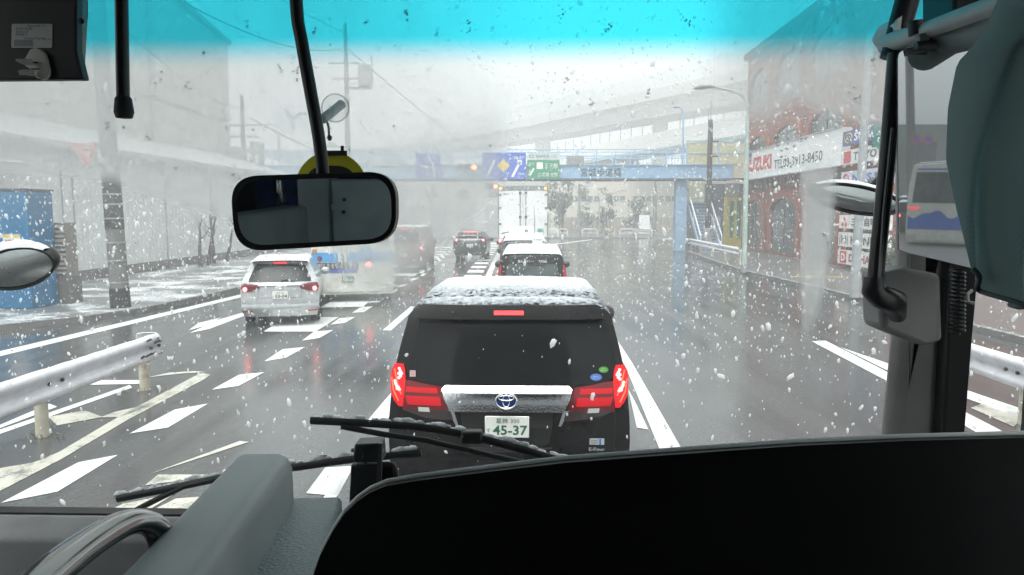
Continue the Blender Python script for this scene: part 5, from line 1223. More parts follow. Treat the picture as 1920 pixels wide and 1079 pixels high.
mb.f = [(i * (NX + 1) + j, i * (NX + 1) + j + 1, (i + 1) * (NX + 1) + j + 1, (i + 1) * (NX + 1) + j) for i in range(NZ) for j in range(NX)]
def glass_mat():
    m, n, o = nodes('windscreen_glass')
    c = n.nodes.new('ShaderNodeNewGeometry'); s = n.nodes.new('ShaderNodeSeparateXYZ'); lk(n, c.outputs['Position'], s.inputs[0])
    za, zb = at(960, 128, YG).z, at(960, 62, YG).z
    wob = noise_tex(n, 3, 2, .5, vec=c.outputs['Position'])
    f = ramp(n, mth(n, 'ADD', s.outputs[2], mth(n, 'MULTIPLY', wob.outputs[0], .006)), za, zb)
    tint = mixc(n, f, (.985, .992, .99), (.06, .83, .98))
    tr = n.nodes.new('ShaderNodeBsdfTransparent'); lk(n, tint, tr.inputs[0])
    at_ = n.nodes.new('ShaderNodeAttribute'); at_.attribute_name = 'mist'
    mp = n.nodes.new('ShaderNodeMapping'); mp.inputs['Scale'].default_value = (6, 6, 3); lk(n, c.outputs['Position'], mp.inputs[0])
    t = noise_tex(n, 1, 6, .65, vec=mp.outputs[0])
    mist = mth(n, 'MULTIPLY', at_.outputs['Fac'], ramp(n, t.outputs[0], .2, .75, .86, 1.07))
    tl = n.nodes.new('ShaderNodeBsdfTranslucent'); lk(n, mixc(n, f, (.88, .91, .895), (.05, .64, .80)), tl.inputs[0])
    mx = n.nodes.new('ShaderNodeMixShader'); lk(n, mist, mx.inputs[0]); lk(n, tr.outputs[0], mx.inputs[1]); lk(n, tl.outputs[0], mx.inputs[2])
    lk(n, mx.outputs[0], o.inputs[0]); return m
ws_ = mb.build('windscreen', glass_mat(), bus)
a = ws_.data.attributes.new('mist', 'FLOAT', 'POINT'); a.data.foreach_set('value', vals)

def px_poly(pts, Y): return [at(x, y, Y) for x, y in pts]
def slab(pts, Y, th): return MB().prism(px_poly(pts, Y), (0, th, 0))
# right pillar
MB().prism(px_poly([(1664, 860), (1684, 660), (1700, 470), (1702, 40), (1795, 40), (1792, 470), (1778, 640), (1768, 860)], 1.80), (0, .07, 0)).build('windscreen_pillar', mat('pillar_grey', (.24, .238, .23), .55, bump=.1, bs=300), bus, bevel=.035, seg=4)
MB().prism(px_poly([(1764, 860), (1776, 640), (1786, 470), (1790, -360), (1862, -360), (1838, 480), (1822, 660), (1806, 860)], 1.76), (0, .14, 0)).build('pillar_seal', M_BLK, bus, bevel=.008)
MB().prism(px_poly([(1648, 512), (1700, 502), (1766, 515), (1770, 640), (1728, 650), (1652, 618)], 1.66), (0, .10, 0)).build('pillar_collar', mat('pillar_collar_grey', (.27, .27, .265), .5), bus, bevel=.015, seg=3)
MB().tube(px_poly([(1712, -40), (1690, 40), (1672, 110)], 1.6), .024, 10).build('blind_cord_case', M_BLK, bus, smooth=50)
MB().tube([at(1680, 100, 1.58), at(1664, 300, 1.58), at(1640, 535, 1.58)], .0165, 12).build('grab_rod', mat('rod_black', (.018, .017, .018), .35), bus, smooth=50)
MB().tube([at(1673, 240, 1.555), at(1657, 400, 1.555), at(1649, 520, 1.555)], .0035, 6).build('rod_strip', mat('strip_grey', (.20, .20, .21), .35), bus)
MB().tube([at(1639, 520, 1.58), at(1637, 545, 1.58), at(1650, 556, 1.58), at(1676, 566, 1.6), at(1684, 592, 1.64)], [.021, .024, .026, .028, .018], 12).build('rod_foot', mat('foot_black', (.016, .016, .017), .3), bus, smooth=60)
mb = MB(); P_ = []
for k in range(160): an = k * .62; P_.append(at(1795 + 10 * math.cos(an), 505 + k * .75, 1.69) + Vector((0, .02 * math.sin(an), 0)))
mb.tube(P_, .0035, 5).build('coiled_cord', mat('cord_black', (.02, .02, .022), .3), bus, smooth=60)
MB().tube([at(1822, 545, 1.68), at(1814, 552, 1.67), at(1815, 566, 1.66), at(1826, 569, 1.66)], .004, 6).build('cord_hook', mat('hook_grey', (.4, .4, .38), .4), bus)
# rail and blind
MB().tube([at(1664, 84, 1.62), at(1730, 60, 1.5), at(1960, -26, 1.2)], [.024, .0165, .0165], 14).build('blind_rail', mat('rail_grey', (.62, .63, .63), .35), bus, smooth=50)
MB().tube([at(1650, 78, 1.66), at(1662, 66, 1.64), at(1700, 50, 1.58)], [.018, .024, .024], 14).build('rail_bracket', mat('bracket_grey', (.68, .69, .69), .4), bus, smooth=60)
MB().tube([at(1728, 82, 1.56), at(1960, 20, 1.3)], .036, 16).build('rolled_blind', mat('blind_teal', (.46, .54, .54), .7), bus, smooth=50)
mb = MB()
for a_, b_ in (((1716, 40), (1718, 66)), ((1738, 40), (1745, 78))): mb.tube([at(a_[0], a_[1], 1.5), at(b_[0], b_[1], 1.5)], .014, 10)
mb.build('rail_clip', M_BLK, bus, smooth=50, each=True)

# black partition, lower right; a pale tube stands in for its edge highlight
pp = [(560, 1180), (585, 1085), (600, 1042), (622, 1000), (645, 965), (668, 942), (692, 925), (722, 912), (780, 902), (900, 887), (1060, 868), (1300, 850), (1500, 836), (1700, 827), (2050, 818), (2050, 1180)]
part = MB().prism(px_poly(pp, .92), (0, .022, 0)).build('partition', mat('partition_black', (.004, .004, .0045), .4, spec=.2), bus)
MB().tube([p + Vector((0, .016, .0)) for p in px_poly(pp[1:15], .92)], .0042, 8).build('partition_edge_highlight', mat('edge_highlight_grey', (.75, .78, .78), .35), part, smooth=60)
MB().prism(px_poly([(1230, 1190), (1235, 1050), (1290, 990), (1420, 965), (1600, 1010), (1720, 1070), (1760, 1190)], 1.05), (0, .25, 0)).build('driver_seat', M_BLK, bus, bevel=.05)

# consoles on the left
dv = Vector((-.146, 1, -.0685))
def run(pts, Y, ln): return MB().prism(px_poly(pts, Y), -dv * ln)
box_a = run([(437, 875), (444, 858), (458, 851), (522, 850), (540, 857), (549, 876), (552, 945), (440, 980)], 1.40, 1.35)
box_a.build('padded_console', M_TRIM, bus, bevel=.022, seg=4)
mb = MB()
for f in ((466, 858.5), (501, 859.5)):
    c = at(f[0], f[1], 1.385) - dv * .02 + Vector((0, 0, .0)); mb.lathe([(.0115, -.01), (.0115, .0025), (.009, .003)], Matrix.Translation(c) @ Matrix.Rotation(R(-4), 4, 'X'), 16)
mb.build('console_cap', mat('cap_grey', (.13, .165, .17), .45), bus, each=True)
run([(520, 934), (632, 931), (641, 936), (643, 990), (520, 1000)], 1.42, 1.2).build('side_console', M_TRIM2, bus, bevel=.006, seg=2)
hp = [at(30, 1135, .72), at(100, 1070, .80), at(165, 1020, .88), at(225, 985, .95), at(262, 978, .985), at(292, 990, 1.005), at(306, 1020, 1.01), at(307, 1060, 1.005), at(300, 1130, 1.0)]
def smoothpath(P, n=6):
    out = []
    for i in range(len(P) - 1):
        a, b, c, d = P[max(i - 1, 0)], P[i], P[i + 1], P[min(i + 2, len(P) - 1)]
        for k in range(n):
            t = k / n; out.append(.5 * ((2 * b) + (c - a) * t + (2 * a - 5 * b + 4 * c - d) * t * t + (3 * b - a - 3 * c + d) * t ** 3))
    return out + [P[-1]]
MB().tube(smoothpath(hp), .021, 20, flat=(.8, 1.25)).build('grab_handle', mat('polished_handle', (.30, .31, .31), .14, metal=1.0, var=.03), bus, smooth=60)
# dashboard ledge
def yz(pts, x0, x1): return MB().prism([(x0, y, z) for y, z in pts], (x1 - x0, 0, 0))
e0 = at(0, 965, 1.86).z; e1 = at(0, 990, 1.62).z; 
yz([(1.88, e0 - .01), (1.86, e0), (1.66, e1 + .012), (1.62, e1), (1.60, e1 - .02), (1.57, 1.3), (1.88, 1.3)], XL, -.42).build('dashboard', mat('dash_grey', (.17, .175, .175), .5, bump=.15, bs=250), bus, bevel=.012, seg=3)
yz([(1.905, e0 - .02), (1.905, e0 + .004), (1.865, e0 + .004), (1.865, e0 - .02)], XL, -.35).build('windscreen_seal', M_BLK, bus)
yz([(1.88, 1.62), (1.85, 1.64), (1.55, 1.62), (1.5, 1.3), (1.88, 1.3)], -.418, XR).build('dashboard', M_BLK, bus)

# wipers, heavy with wet snow
M_WIP = mat('wiper_black', (.014, .014, .015), .45)
M_WSN = mat('wiper_snow', (.62, .65, .67), .6, var=.3, vs_=40)
def wiper(name, blade, arm, Y, seed):
    r_ = random.Random(seed); A_ = [at(x, y, Y) for x, y in arm]
    w = MB().tube(A_, [.0085] * (len(A_) - 1) + [.006], 8).build('wiper', M_WIP, bus, smooth=50)
    Bp = [at(x, y, Y) for x, y in blade]
    MB().tube(smoothpath(Bp, 4), .0072, 8, flat=(1.5, .8)).build('blade', M_WIP, w, smooth=50)
    mb = MB()
    for k in range(80):
        f = r_.random() * (len(Bp) - 1); i = int(f); p = Bp[i].lerp(Bp[i + 1], f - i) + Vector((0, .006, .010 + r_.uniform(-.006, .006)))
        s = r_.uniform(.003, .011); d = (Bp[-1] - Bp[0]).normalized()
        rows = []
        for a in range(5):
            an = -1.57 + math.pi * a / 4
            rows.append([p + d * (math.sin(an) * s * r_.uniform(1.2, 2.4)) + Vector((0, math.cos(q * 1.047) * s * .7, math.sin(q * 1.047) * s)) * max(.05, math.cos(an)) * r_.uniform(.8, 1.2) for q in range(6)])
        mb.grid(rows, closed=True)
    mb.build('snow_clumps', M_WSN, w, smooth=80)
    return w
wiper('wiper', [(219, 936), (330, 914), (430, 894), (560, 876), (660, 862), (790, 850)], [(235, 968), (268, 950), (300, 934), (345, 912), (420, 896)], 1.99, 2)
wiper('wiper', [(582, 789), (700, 795), (800, 803), (880, 818), (960, 838), (1062, 868)], [(640, 800), (720, 815), (800, 826), (900, 850), (1000, 872), (1090, 890)], 1.985, 3)
MB().box(at(865, 812, 1.985).x, at(905, 812, 1.985).x, 1.965, 2.0, at(865, 830, 1.985).z, at(865, 806, 1.985).z).build('wiper_joint', M_WIP, bus, bevel=.006)

# round under-mirrors outside
M_MIRR = mat('mirror_glass', (.34, .36, .36), .10, metal=1.0, var=.03, dirt=(.30, .33, .34), ds=14)
def dish(px, py, Y, a, b, roll, yaw, pitch, sn=1.0):
    c = at(px, py, Y); M = Matrix.Translation(c) @ Matrix.Rotation(roll, 4, 'Y') @ Matrix.Rotation(yaw, 4, 'Z') @ Matrix.Rotation(pitch, 4, 'X')
    S = Matrix.Diagonal((a, 1, b, 1)); n = 36
    def ringp(r_, y): return [M @ Vector((a * r_ * math.cos(2 * math.pi * k / n), y, b * r_ * math.sin(2 * math.pi * k / n))) for k in range(n)]
    sh = MB().grid([ringp(1.0, .0), ringp(1.03, .01), ringp(1.02, .035), ringp(.85, .07), ringp(.4, .10), ringp(.02, .11)], closed=True).build('under_mirror', M_BLACKP, bus, smooth=70)
    MB().grid([ringp(r_, -.03 * (1 - r_ * r_)) for r_ in (1.0, .9, .75, .6, .45, .3, .15, .02)], closed=True).build('mirror_face', M_MIRR, sh, smooth=80)
    MB().tube([M @ Vector((a * 1.02 * math.cos(2 * math.pi * k / n), -.003, b * 1.02 * math.sin(2 * math.pi * k / n))) for k in range(n + 1)], .005, 6).build('rim', M_BLACKP, sh, smooth=70)
    r_ = random.Random(4); rows = []
    for k in range(41):
        an = R(25 + 130 * k / 40); h = sn * (.006 + .013 * math.sin(math.pi * k / 40)) + .005 * sn * noise.noise((k * .4, px * .01, 2))
        p = M @ Vector((a * 1.05 * math.cos(an), .012, b * 1.05 * math.sin(an)))
        rows.append([p + Vector((0, u, v * h)) for u, v in ((-.022, -.4), (-.016, .7), (0, 1.2), (.018, .8), (.03, -.3))])
    MB().grid(rows).build('snow_cap', M_SNOW, sh, smooth=80)
    return c
c = dish(28, 504, 2.55, .155, .072, R(-14), R(-8), R(20))
MB().tube([c + Vector((0, .1, 0)), c + Vector((-.35, .05, .05)), (-2.1, 2.35, 2.95), (XL + .02, 1.96, 3.3)], .016, 8).build('mirror_arm', M_BLACKP, bus, smooth=60)
c = dish(1606, 374, 2.55, .165, .046, R(10), R(10), R(18), .45)
MB().tube([c + Vector((.05, .1, 0)), c + Vector((.15, .05, .12)), (1.10, 2.2, 3.0), (1.08, 1.96, 3.2)], .016, 8).build('mirror_arm', M_BLACKP, bus, smooth=60)

# passenger cabin seen in the driving mirror
M_SEAT = mat('seat_blue', (.02, .04, .17), .8, var=.3, vs_=20, bump=.3, bs=120)
def seat(x, y, lab):
    t = thing('passenger_seat', lab, 'seat', (x, y, 1.0), 'blue seats reflected in the driving mirror')
    MB().box(-.21, .21, -.30, .25, .38, .52).build('cushion', M_SEAT, t, bevel=.05, local=True)
    MB().box(-.21, .21, -.38, -.24, .5, 1.62).build('backrest', M_SEAT, t, bevel=.06, local=True)
    for s in (-1, 1): MB().tube([(s * .23, -.2, .72), (s * .23, .18, .72)], .028, 8).build('armrest', M_BLK, t, local=True)
    MB().box(-.18, .18, -.2, .15, .0, .38).build('base', M_BLK, t, bevel=.02, local=True)
seat(-1.2, -.85, 'dark blue seat at the left edge of the driving mirror'); seat(-1.2, -1.8, 'blue seat one row farther back in the driving mirror'); seat(-1.22, -2.75, 'rearmost blue seat in the driving mirror')
pf = thing('partition_panel', 'grey panel with two round bolts reflected at the right of the driving mirror', 'panel', (-.75, -.7, 1.0))
M_PF = mat('rear_panel_grey', (.36, .41, .41), .5)
MB().box(-.90, -.48, -.74, -.70, 1.0, 2.53).build('panel', M_PF, pf, bevel=.01)
mb = MB()
for x, z in ((-.84, 2.44), (-.845, 2.385)): mb.tube([(x, -.70, z), (x, -.69, z)], .008, 10)
mb.build('bolt', M_BLK, pf, each=True)
MB().box(-.90, -.48, -.70, -.692, 2.395, 2.42).build('ridge', mat('ridge_grey', (.36, .41, .41), .5), pf)
MB().prism([(-.92, -.74, 1.0), (-1.02, -.6, 1.0), (-1.02, -.6, 2.58), (-.98, -.7, 2.63), (-.86, -.7, 2.62), (-.9, -.74, 2.5)], (0, -.08, 0)).build('shoulder', M_PF, pf, bevel=.02)
MB().tube([(-1.04, -.5, 2.62), (-1.035, -.42, 2.6), (-1.03, -.40, 2.5), (-1.03, -.42, 2.44)], .018, 12).build('handle', mat('polished_handle', (.42, .42, .42), .12), pf, smooth=60)
MB().box(-1.10, -.98, -.62, .2, 1.0, 2.42).build('console', M_PF, pf, bevel=.02)

# ---------------- loose fittings: each a thing of its own ----------------
def rrect(cs, r, n=8):
    """rounded outline through four photograph corners (clockwise)"""
    out = []; c4 = [Vector((x, y)) for x, y in cs]
    for i in range(4):
        p, a_, b_ = c4[i], c4[i - 1], c4[(i + 1) % 4]
        u, v = (a_ - p).normalized(), (b_ - p).normalized()
        for k in range(n + 1):
            t = k / n; A = p + u * r; Bq = p + v * r
            q = A * (1 - t) ** 2 + p * (2 * t * (1 - t)) + Bq * t * t; q = q * .94 + (A * (1 - t) + Bq * t) * .06; out.append((q.x, q.y))
    return out
dm = thing('driving_mirror', 'black framed rectangular driving mirror hanging on a bent black arm', 'mirror', at(587, 320, 1.3))
cs = [(430, 331), (742, 321), (743, 455), (441, 473)]
MB().prism(px_poly(rrect(cs, 52), 1.30), (0, .028, 0)).build('housing', mat('housing_black', (.012, .012, .013), .4), dm, bevel=.006, seg=3)
cs2 = [(441, 341), (733, 331), (735, 447), (451, 462)]
MB().prism([Vector((p.x, p.y - .001 - .03 * (p.z - 2.5), p.z)) for p in px_poly(rrect(cs2, 46), 1.297)], (0, .0015, 0)).build('mirror_glass', mat('driving_mirror_glass', (.78, .82, .83), .015, metal=1, var=.01), dm)
MB().tube(smoothpath([at(560, -620, 1.33), at(550, -200, 1.33), at(556, 10, 1.33), at(566, 80, 1.33), at(582, 170, 1.33), at(598, 260, 1.33), at(606, 330, 1.34)]), .0115, 14).build('arm', mat('arm_black', (.014, .015, .017), .4), dm, smooth=60)

rd = thing('hanging_rod', 'straight black rod with a rubber tip hanging from the ceiling', 'rod', at(228, 0, 1.45))
MB().tube([at(219, -530, 1.45), at(231, 195, 1.45)], .0122, 14).build('shaft', mat('arm_black', (.014, .015, .017), .4), rd, smooth=50)
M_ = Matrix.Translation(at(232, 203, 1.45)); MB().lathe([(.0125, .022), (.0155, .018), (.0185, -.008), (.015, -.019), (.004, -.0205)], M_, 16).build('rubber_tip', mat('rubber_tip', (.02, .02, .021), .7), rd, smooth=35)

bx_ = thing('display_box', 'black box with a label and a white hook at the top left', 'box', at(60, 60, 1.25))
f_ = px_poly([(-90, -640), (143, -640), (143, 95), (156, 149), (-90, 151)], 1.25); b_ = px_poly([(-90, -550), (168, -550), (166, 30), (160, 112), (157, 149), (-90, 151)], 1.40)
mb = MB(); mb.prism(f_, (0, .02, 0)); mb.prism(b_, (0, -.10, 0)); mb.build('case', mat('box_black', (.014, .014, .016), .5), bx_, bevel=.003)
mb = MB(); mb.grid([[at(143.5, -640, 1.252), at(143.5, 94, 1.252), at(156.5, 148, 1.252)], [at(165, -600, 1.30), at(163, 60, 1.30), at(158, 148, 1.30)]]); mb.build('side_cover', mat('box_side', (.05, .06, .065), .4), bx_)
MB().tube([at(152, 40, 1.262), at(152, 40, 1.285)], .005, 12).build('screw', M_DARK, bx_)
lbx = MB().prism(px_poly(rrect([(22, 45), (98, 45), (97, 90), (21, 90)], 3, 3), 1.2485), (0, .001, 0)).build('label', mat('label_paper', (.62, .64, .62), .5), bx_)
mb = MB(); c = at(58, 47.5, 1.247)
for k, (s, py, w, px) in enumerate((('製品表示', 49, .03, 68), ('型式 品番', 54, .028, 45), ('電源 DC24V', 60, .022, 42), ('製造番号', 65, .02, 40), ('Voice Frame', 72, .034, 64), ('20.10', 74, .014, 88))):
    letters(mb, s, at(px, py, 1.2478), .0035 if k != 4 else .0042, w)
mb.build('label_text', mat('letter_dark', (.05, .05, .055), .5), lbx)
MB().prism(px_poly([(26, 75), (60, 75), (60, 87), (26, 87)], 1.2478), (0, .0006, 0)).build('label_block', mat('block_grey', (.30, .31, .31), .5), lbx)
hk = thing('adhesive_hook', 'white plastic hook stuck upside down on the black box', 'hook', at(75, 120, 1.245))
M_HK = mat('hook_plastic', (.60, .60, .54), .45)
MB().prism(px_poly([(58, 102), (62, 95), (70, 92), (80, 94), (88, 101), (93, 115), (97, 135), (96, 144), (90, 150), (82, 151), (74, 148), (66, 140), (60, 130), (52, 126), (52, 112)], 1.249), (0, -.008, 0)).build('pad', M_HK, hk, bevel=.003, seg=3)
MB().tube([at(60, 117, 1.235), at(42, 116, 1.225), at(30, 113, 1.222)], [.005, .0045, .002], 8).tube([at(62, 137, 1.235), at(46, 136, 1.225), at(36, 137, 1.222)], [.005, .0045, .004], 8).build('prong', M_HK, hk, smooth=60, each=True)
mb = MB().box(at(59, 117, 1.24).x, at(71, 117, 1.24).x, 1.2395, 1.2408, at(60, 118.8, 1.24).z, at(60, 116.5, 1.24).z).box(at(57, 129, 1.24).x, at(74, 129, 1.24).x, 1.2395, 1.2408, at(60, 130.5, 1.24).z, at(60, 128.5, 1.24).z)
mb.build('slot', M_BLK, hk, each=True)

# suction hook and yellow tag on the glass
def clear(name, col, rough):
    m, n, o = nodes(name); g = n.nodes.new('ShaderNodeBsdfGlossy'); g.inputs['Roughness'].default_value = rough; g.inputs[0].default_value = (.9, .92, .92, 1)
    t = n.nodes.new('ShaderNodeBsdfTransparent'); t.inputs[0].default_value = (*col, 1)
    fr = n.nodes.new('ShaderNodeLayerWeight'); fr.inputs[0].default_value = .35; x = n.nodes.new('ShaderNodeMixShader')
    lk(n, ramp(n, fr.outputs['Facing'], .3, 1, .04, .75), x.inputs[0]); lk(n, t.outputs[0], x.inputs[1]); lk(n, g.outputs[0], x.inputs[2]); lk(n, x.outputs[0], o.inputs[0]); return m
M_CLEAR = clear('clear_plastic', (.93, .94, .94), .08)
sh_ = thing('suction_hook', 'clear suction cup hook stuck on the windscreen above the driving mirror', 'hook', at(630, 203, 1.9))
cc = at(629, 203, 1.925); MBx = MB()
MBx.lathe([(.037, 0), (.036, .003), (.026, .008), (.014, .016), (.010, .022), (.008, .03)], Matrix.Translation(cc) @ Matrix.Rotation(R(90), 4, 'X'), 32)
MBx.build('cup', M_CLEAR, sh_, smooth=60)
MB().tube([cc + Vector((.0352 * math.cos(k * .2618), -.002, .0352 * math.sin(k * .2618))) for k in range(25)], .0022, 6).build('cup_rim', clear('clear_rim', (.8, .82, .82), .1), sh_, smooth=60)
MB().tube([at(640, 196, 1.91), at(622, 211, 1.86), at(604, 224, 1.82)], .0118, 14).build('barrel', mat('barrel_grey', (.5, .52, .53), .6), sh_, smooth=50)
MB().tube(smoothpath([at(618, 200, 1.84), at(624, 207, 1.83), at(623, 222, 1.83), at(616, 232, 1.83), at(620, 244, 1.83)]), .0045, 8).build('hook', M_CLEAR, sh_, smooth=60)
MB().tube(smoothpath([at(612, 226, 1.84), at(616, 240, 1.84), at(617, 256, 1.84)]), .003, 8).tube([at(617, 254, 1.84), at(618, 258, 1.84), at(618, 264, 1.84)], [.004, .007, .004], 8).build('swivel', mat('swivel_grey', (.16, .16, .16), .3), sh_, smooth=60)
tg = thing('yellow_tag', 'round yellow tag with a black symbol hanging from the suction hook', 'tag', at(622, 280, 1.84))
c = at(622, 354, 1.86); u = (at(690, 354, 1.86) - c).length
MB().lathe([(u, 0), (u, .003), (.001, .003)], Matrix.Translation(c) @ Matrix.Rotation(R(90), 4, 'X'), 48).build('disc', mat('tag_yellow', (.66, .62, .02), .45), tg, smooth=40)
def sq(r_, e, n=40): return [c + Vector((u * r_ * abs(math.cos(t)) ** e * (1 if math.cos(t) > 0 else -1), -.0045, u * r_ * .9 * abs(math.sin(t)) ** e * (1 if math.sin(t) > 0 else -1))) for t in [2 * math.pi * k / n for k in range(n + 1)]]
MB().grid([sq(.69, .7), sq(.42, .8)]).build('symbol', mat('tag_black', (.01, .01, .01), .5), tg, solid=.001)
q0, q1 = at(590, 276, 1.853), at(656, 276, 1.853)
MB().tube([q0, q1], .0016, 6).tube([at(586, 294, 1.853), q0], .0012, 6).tube([at(656, 290, 1.853), q1], .0012, 6).build('wire_frame', M_CLEAR, tg)
MB().box(at(597, 288, 1.85).x, at(650, 288, 1.85).x, 1.848, 1.856, at(600, 292, 1.85).z, at(600, 283, 1.85).z).box(at(639, 280, 1.85).x, at(644, 280, 1.85).x, 1.848, 1.856, at(600, 284, 1.85).z, at(600, 274, 1.85).z).build('clip', M_BLK, tg)
MB().prism(px_poly([(610, 275), (618, 265), (626, 268), (636, 275)], 1.853), (0, .002, 0)).build('hanger', M_CLEAR, tg)

# dash camera
dc = thing('dash_camera', 'small black camera on a stand at the foot of the windscreen', 'camera', at(688, 930, 1.5))
MB().prism(px_poly([(664, 834), (713, 832), (716, 868), (661, 868)], 1.48), (0, .05, 0)).build('housing', mat('camera_black', (.02, .02, .021), .4), dc, bevel=.004)
MB().tube([at(684, 848, 1.478), at(684, 848, 1.462)], [.0075, .006], 14).build('lens', mat('lens_black', (.015, .015, .016), .12), dc)
MB().tube([at(684, 848, 1.47), at(680, 862, 1.47), at(687, 870, 1.47)], .0025, 6).build('cable', M_BLK, dc)
MB().prism(px_poly([(658, 872), (708, 872), (706, 985), (652, 985)], 1.485), (0, .03, 0)).build('stand', M_BLK, dc, bevel=.003)
MB().prism(px_poly([(709, 832), (716, 832), (712, 985), (701, 985)], 1.475), (0, .012, 0)).build('bracket', mat('bracket_dark', (.05, .052, .055), .35), dc)
for x in (661, 717): MB().tube([at(x - 2, 845, 1.5), at(x + 2, 845, 1.5)], .0045, 8).build('screw', M_GREY, dc)
MB().tube(smoothpath([at(712, 872, 1.5), at(732, 871, 1.5), at(741, 880, 1.5), at(745, 915, 1.5), at(746, 950, 1.5)]), .006, 8).build('frame_arm', mat('frame_black', (.04, .04, .042), .35), dc, smooth=50)
MB().prism(px_poly([(712, 874), (735, 874), (741, 890), (744, 960), (712, 960)], 1.52), (0, .01, 0)).build('backing', M_BLK, dc)

# hung mirror panel and curtain on the right
hm = thing('hung_mirror_panel', 'rounded mirror panel clipped under the blind rail, reflecting buses and cars', 'mirror', at(1745, 110, 1.5))
def tilt(p, Y): return Vector((p.x, Y - .0236 * (p.z - 2.5), p.z))
pm_ = [(1680, 112), (1682, 102), (1692, 94), (1905, 38), (1930, 38), (1930, 520), (1830, 505), (1760, 488), (1700, 474), (1686, 468)]
MB().prism([tilt(at(x, y, 1.5), 1.5) for x, y in pm_], (0, .004, 0)).build('backing', M_BLK, hm)
def smoky():
    m, n, o = nodes('smoked_mirror'); g = n.nodes.new('ShaderNodeBsdfGlossy'); g.inputs['Roughness'].default_value = .015; g.inputs[0].default_value = (.44, .465, .47, 1)
    d = n.nodes.new('ShaderNodeBsdfDiffuse'); d.inputs[0].default_value = (.16, .17, .17, 1); x = n.nodes.new('ShaderNodeMixShader'); x.inputs[0].default_value = .12
    lk(n, g.outputs[0], x.inputs[1]); lk(n, d.outputs[0], x.inputs[2]); lk(n, x.outputs[0], o.inputs[0]); return m
MB().prism([tilt(at(x, y, 1.5), 1.4985) for x, y in pm_], (0, .0012, 0)).build('mirror_face', smoky(), hm)
MB().prism([tilt(at(x, y, 1.5), 1.4955) for x, y in ((1690, 96), (1905, 40), (1905, 58), (1693, 108))], (0, .002, 0)).build('top_strip', mat('strip_pale', (.22, .25, .25), .5), hm)
MB().prism(px_poly([(1724, 64), (1743, 58), (1745, 88), (1727, 88)], 1.47), (0, .02, 0)).build('clip', mat('clip_grey', (.14, .15, .15), .4), hm, bevel=.003)
MB().tube([at(1716, 88, 1.475), at(1752, 86, 1.475)], [.010, .012], 12).build('clamp', M_BLK, hm, smooth=50)

def fabric():
    m, n, o = nodes('curtain_fabric'); p = n.nodes.new('ShaderNodeBsdfPrincipled')
    c = n.nodes.new('ShaderNodeTexCoord'); w = n.nodes.new('ShaderNodeTexWave'); w.inputs['Scale'].default_value = 160; w.bands_direction = 'DIAGONAL'; lk(n, c.outputs['Object'], w.inputs[0])
    lk(n, mixc(n, w.outputs[1], (.33, .42, .415), (.42, .52, .51)), p.inputs['Base Color']); p.inputs['Roughness'].default_value = .85; p.inputs['Sheen Weight'].default_value = .4
    t = n.nodes.new('ShaderNodeBsdfTranslucent'); t.inputs[0].default_value = (.26, .36, .355, 1); x = n.nodes.new('ShaderNodeMixShader'); x.inputs[0].default_value = .5
    lk(n, p.outputs[0], x.inputs[1]); lk(n, t.outputs[0], x.inputs[2]); lk(n, x.outputs[0], o.inputs[0]); return m
ct = thing('curtain', 'dark grey green curtain bunched and tied back at the right edge', 'curtain', at(1880, 30, 1.25))
rows = []
for i in range(61):
    v = i / 60; row = []
    for j in range(61):
        u = j / 60; yb = np.interp(u, [0, .12, .3, .45, .7, 1], [505, 548, 573, 572, 556, 535]); y = -420 + (yb + 420) * v
        xl = np.interp(y, [-20, 20, 60, 110, 200, 300, 400, 500, 575], [1905, 1888, 1868, 1818, 1794, 1783, 1797, 1820, 1845])
        x = xl + (2010 - xl) * u
        dep = .035 * math.sin(u * 13 + .8 * math.sin(v * 3) + 1.0) * (.5 + .5 * math.sin(math.pi * min(1, v + .1))) + .02 * math.sin(u * 29 + v * 4) - .07 * math.sin(math.pi * v) * (1 - abs(2 * u - .7))
        p = at(x, y, .92); row.append(Vector((p.x, .92 + dep * 1.0, p.z)))
    rows.append(row)
cf = MB().grid(rows).build('fabric', fabric(), ct, smooth=80)
MB().tube([p + Vector((0, -.002, 0)) for p in rows[-1]], .0035, 6).build('hem', mat('hem_teal', (.12, .16, .165), .8), ct, smooth=80)

# =====================================================================
# FALLING SNOW, WATER ON THE GLASS, AIR
# =====================================================================
def ico():
    import bmesh
    bm = bmesh.new(); bmesh.ops.create_icosphere(bm, subdivisions=1, radius=1); V = np.array([v.co[:] for v in bm.verts]); bm.verts.index_update()
    F = np.array([[v.index for v in f.verts] for f in bm.faces]); bm.free(); return V, F
IV, IF = ico()
def scatter(name, pts, size, stretch, m, jit=.3, axis=2, tilt_=.25):
    n = len(pts); k = len(IV)
    V = IV[None] * (1 + rng.uniform(-jit, jit, (n, k, 1)))
    sc = np.ones((n, 1, 3)); sc[:, 0, axis] = stretch; V = V * sc * size[:, None, None]
    a = rng.normal(0, tilt_, n); ca, sa = np.cos(a)[:, None], np.sin(a)[:, None]
    X, Z = V[:, :, 0] * ca - V[:, :, 2] * sa, V[:, :, 0] * sa + V[:, :, 2] * ca
    V[:, :, 0], V[:, :, 2] = X, Z
    V = V + pts[:, None, :]
    me = bpy.data.meshes.new(name); F = (IF[None] + (np.arange(n) * k)[:, None, None]).reshape(-1, 3)
    me.from_pydata(V.reshape(-1, 3).tolist(), [], F.tolist()); me.shade_smooth(); me.materials.append(m)
    o = bpy.data.objects.new(name, me); COL.objects.link(o); return o
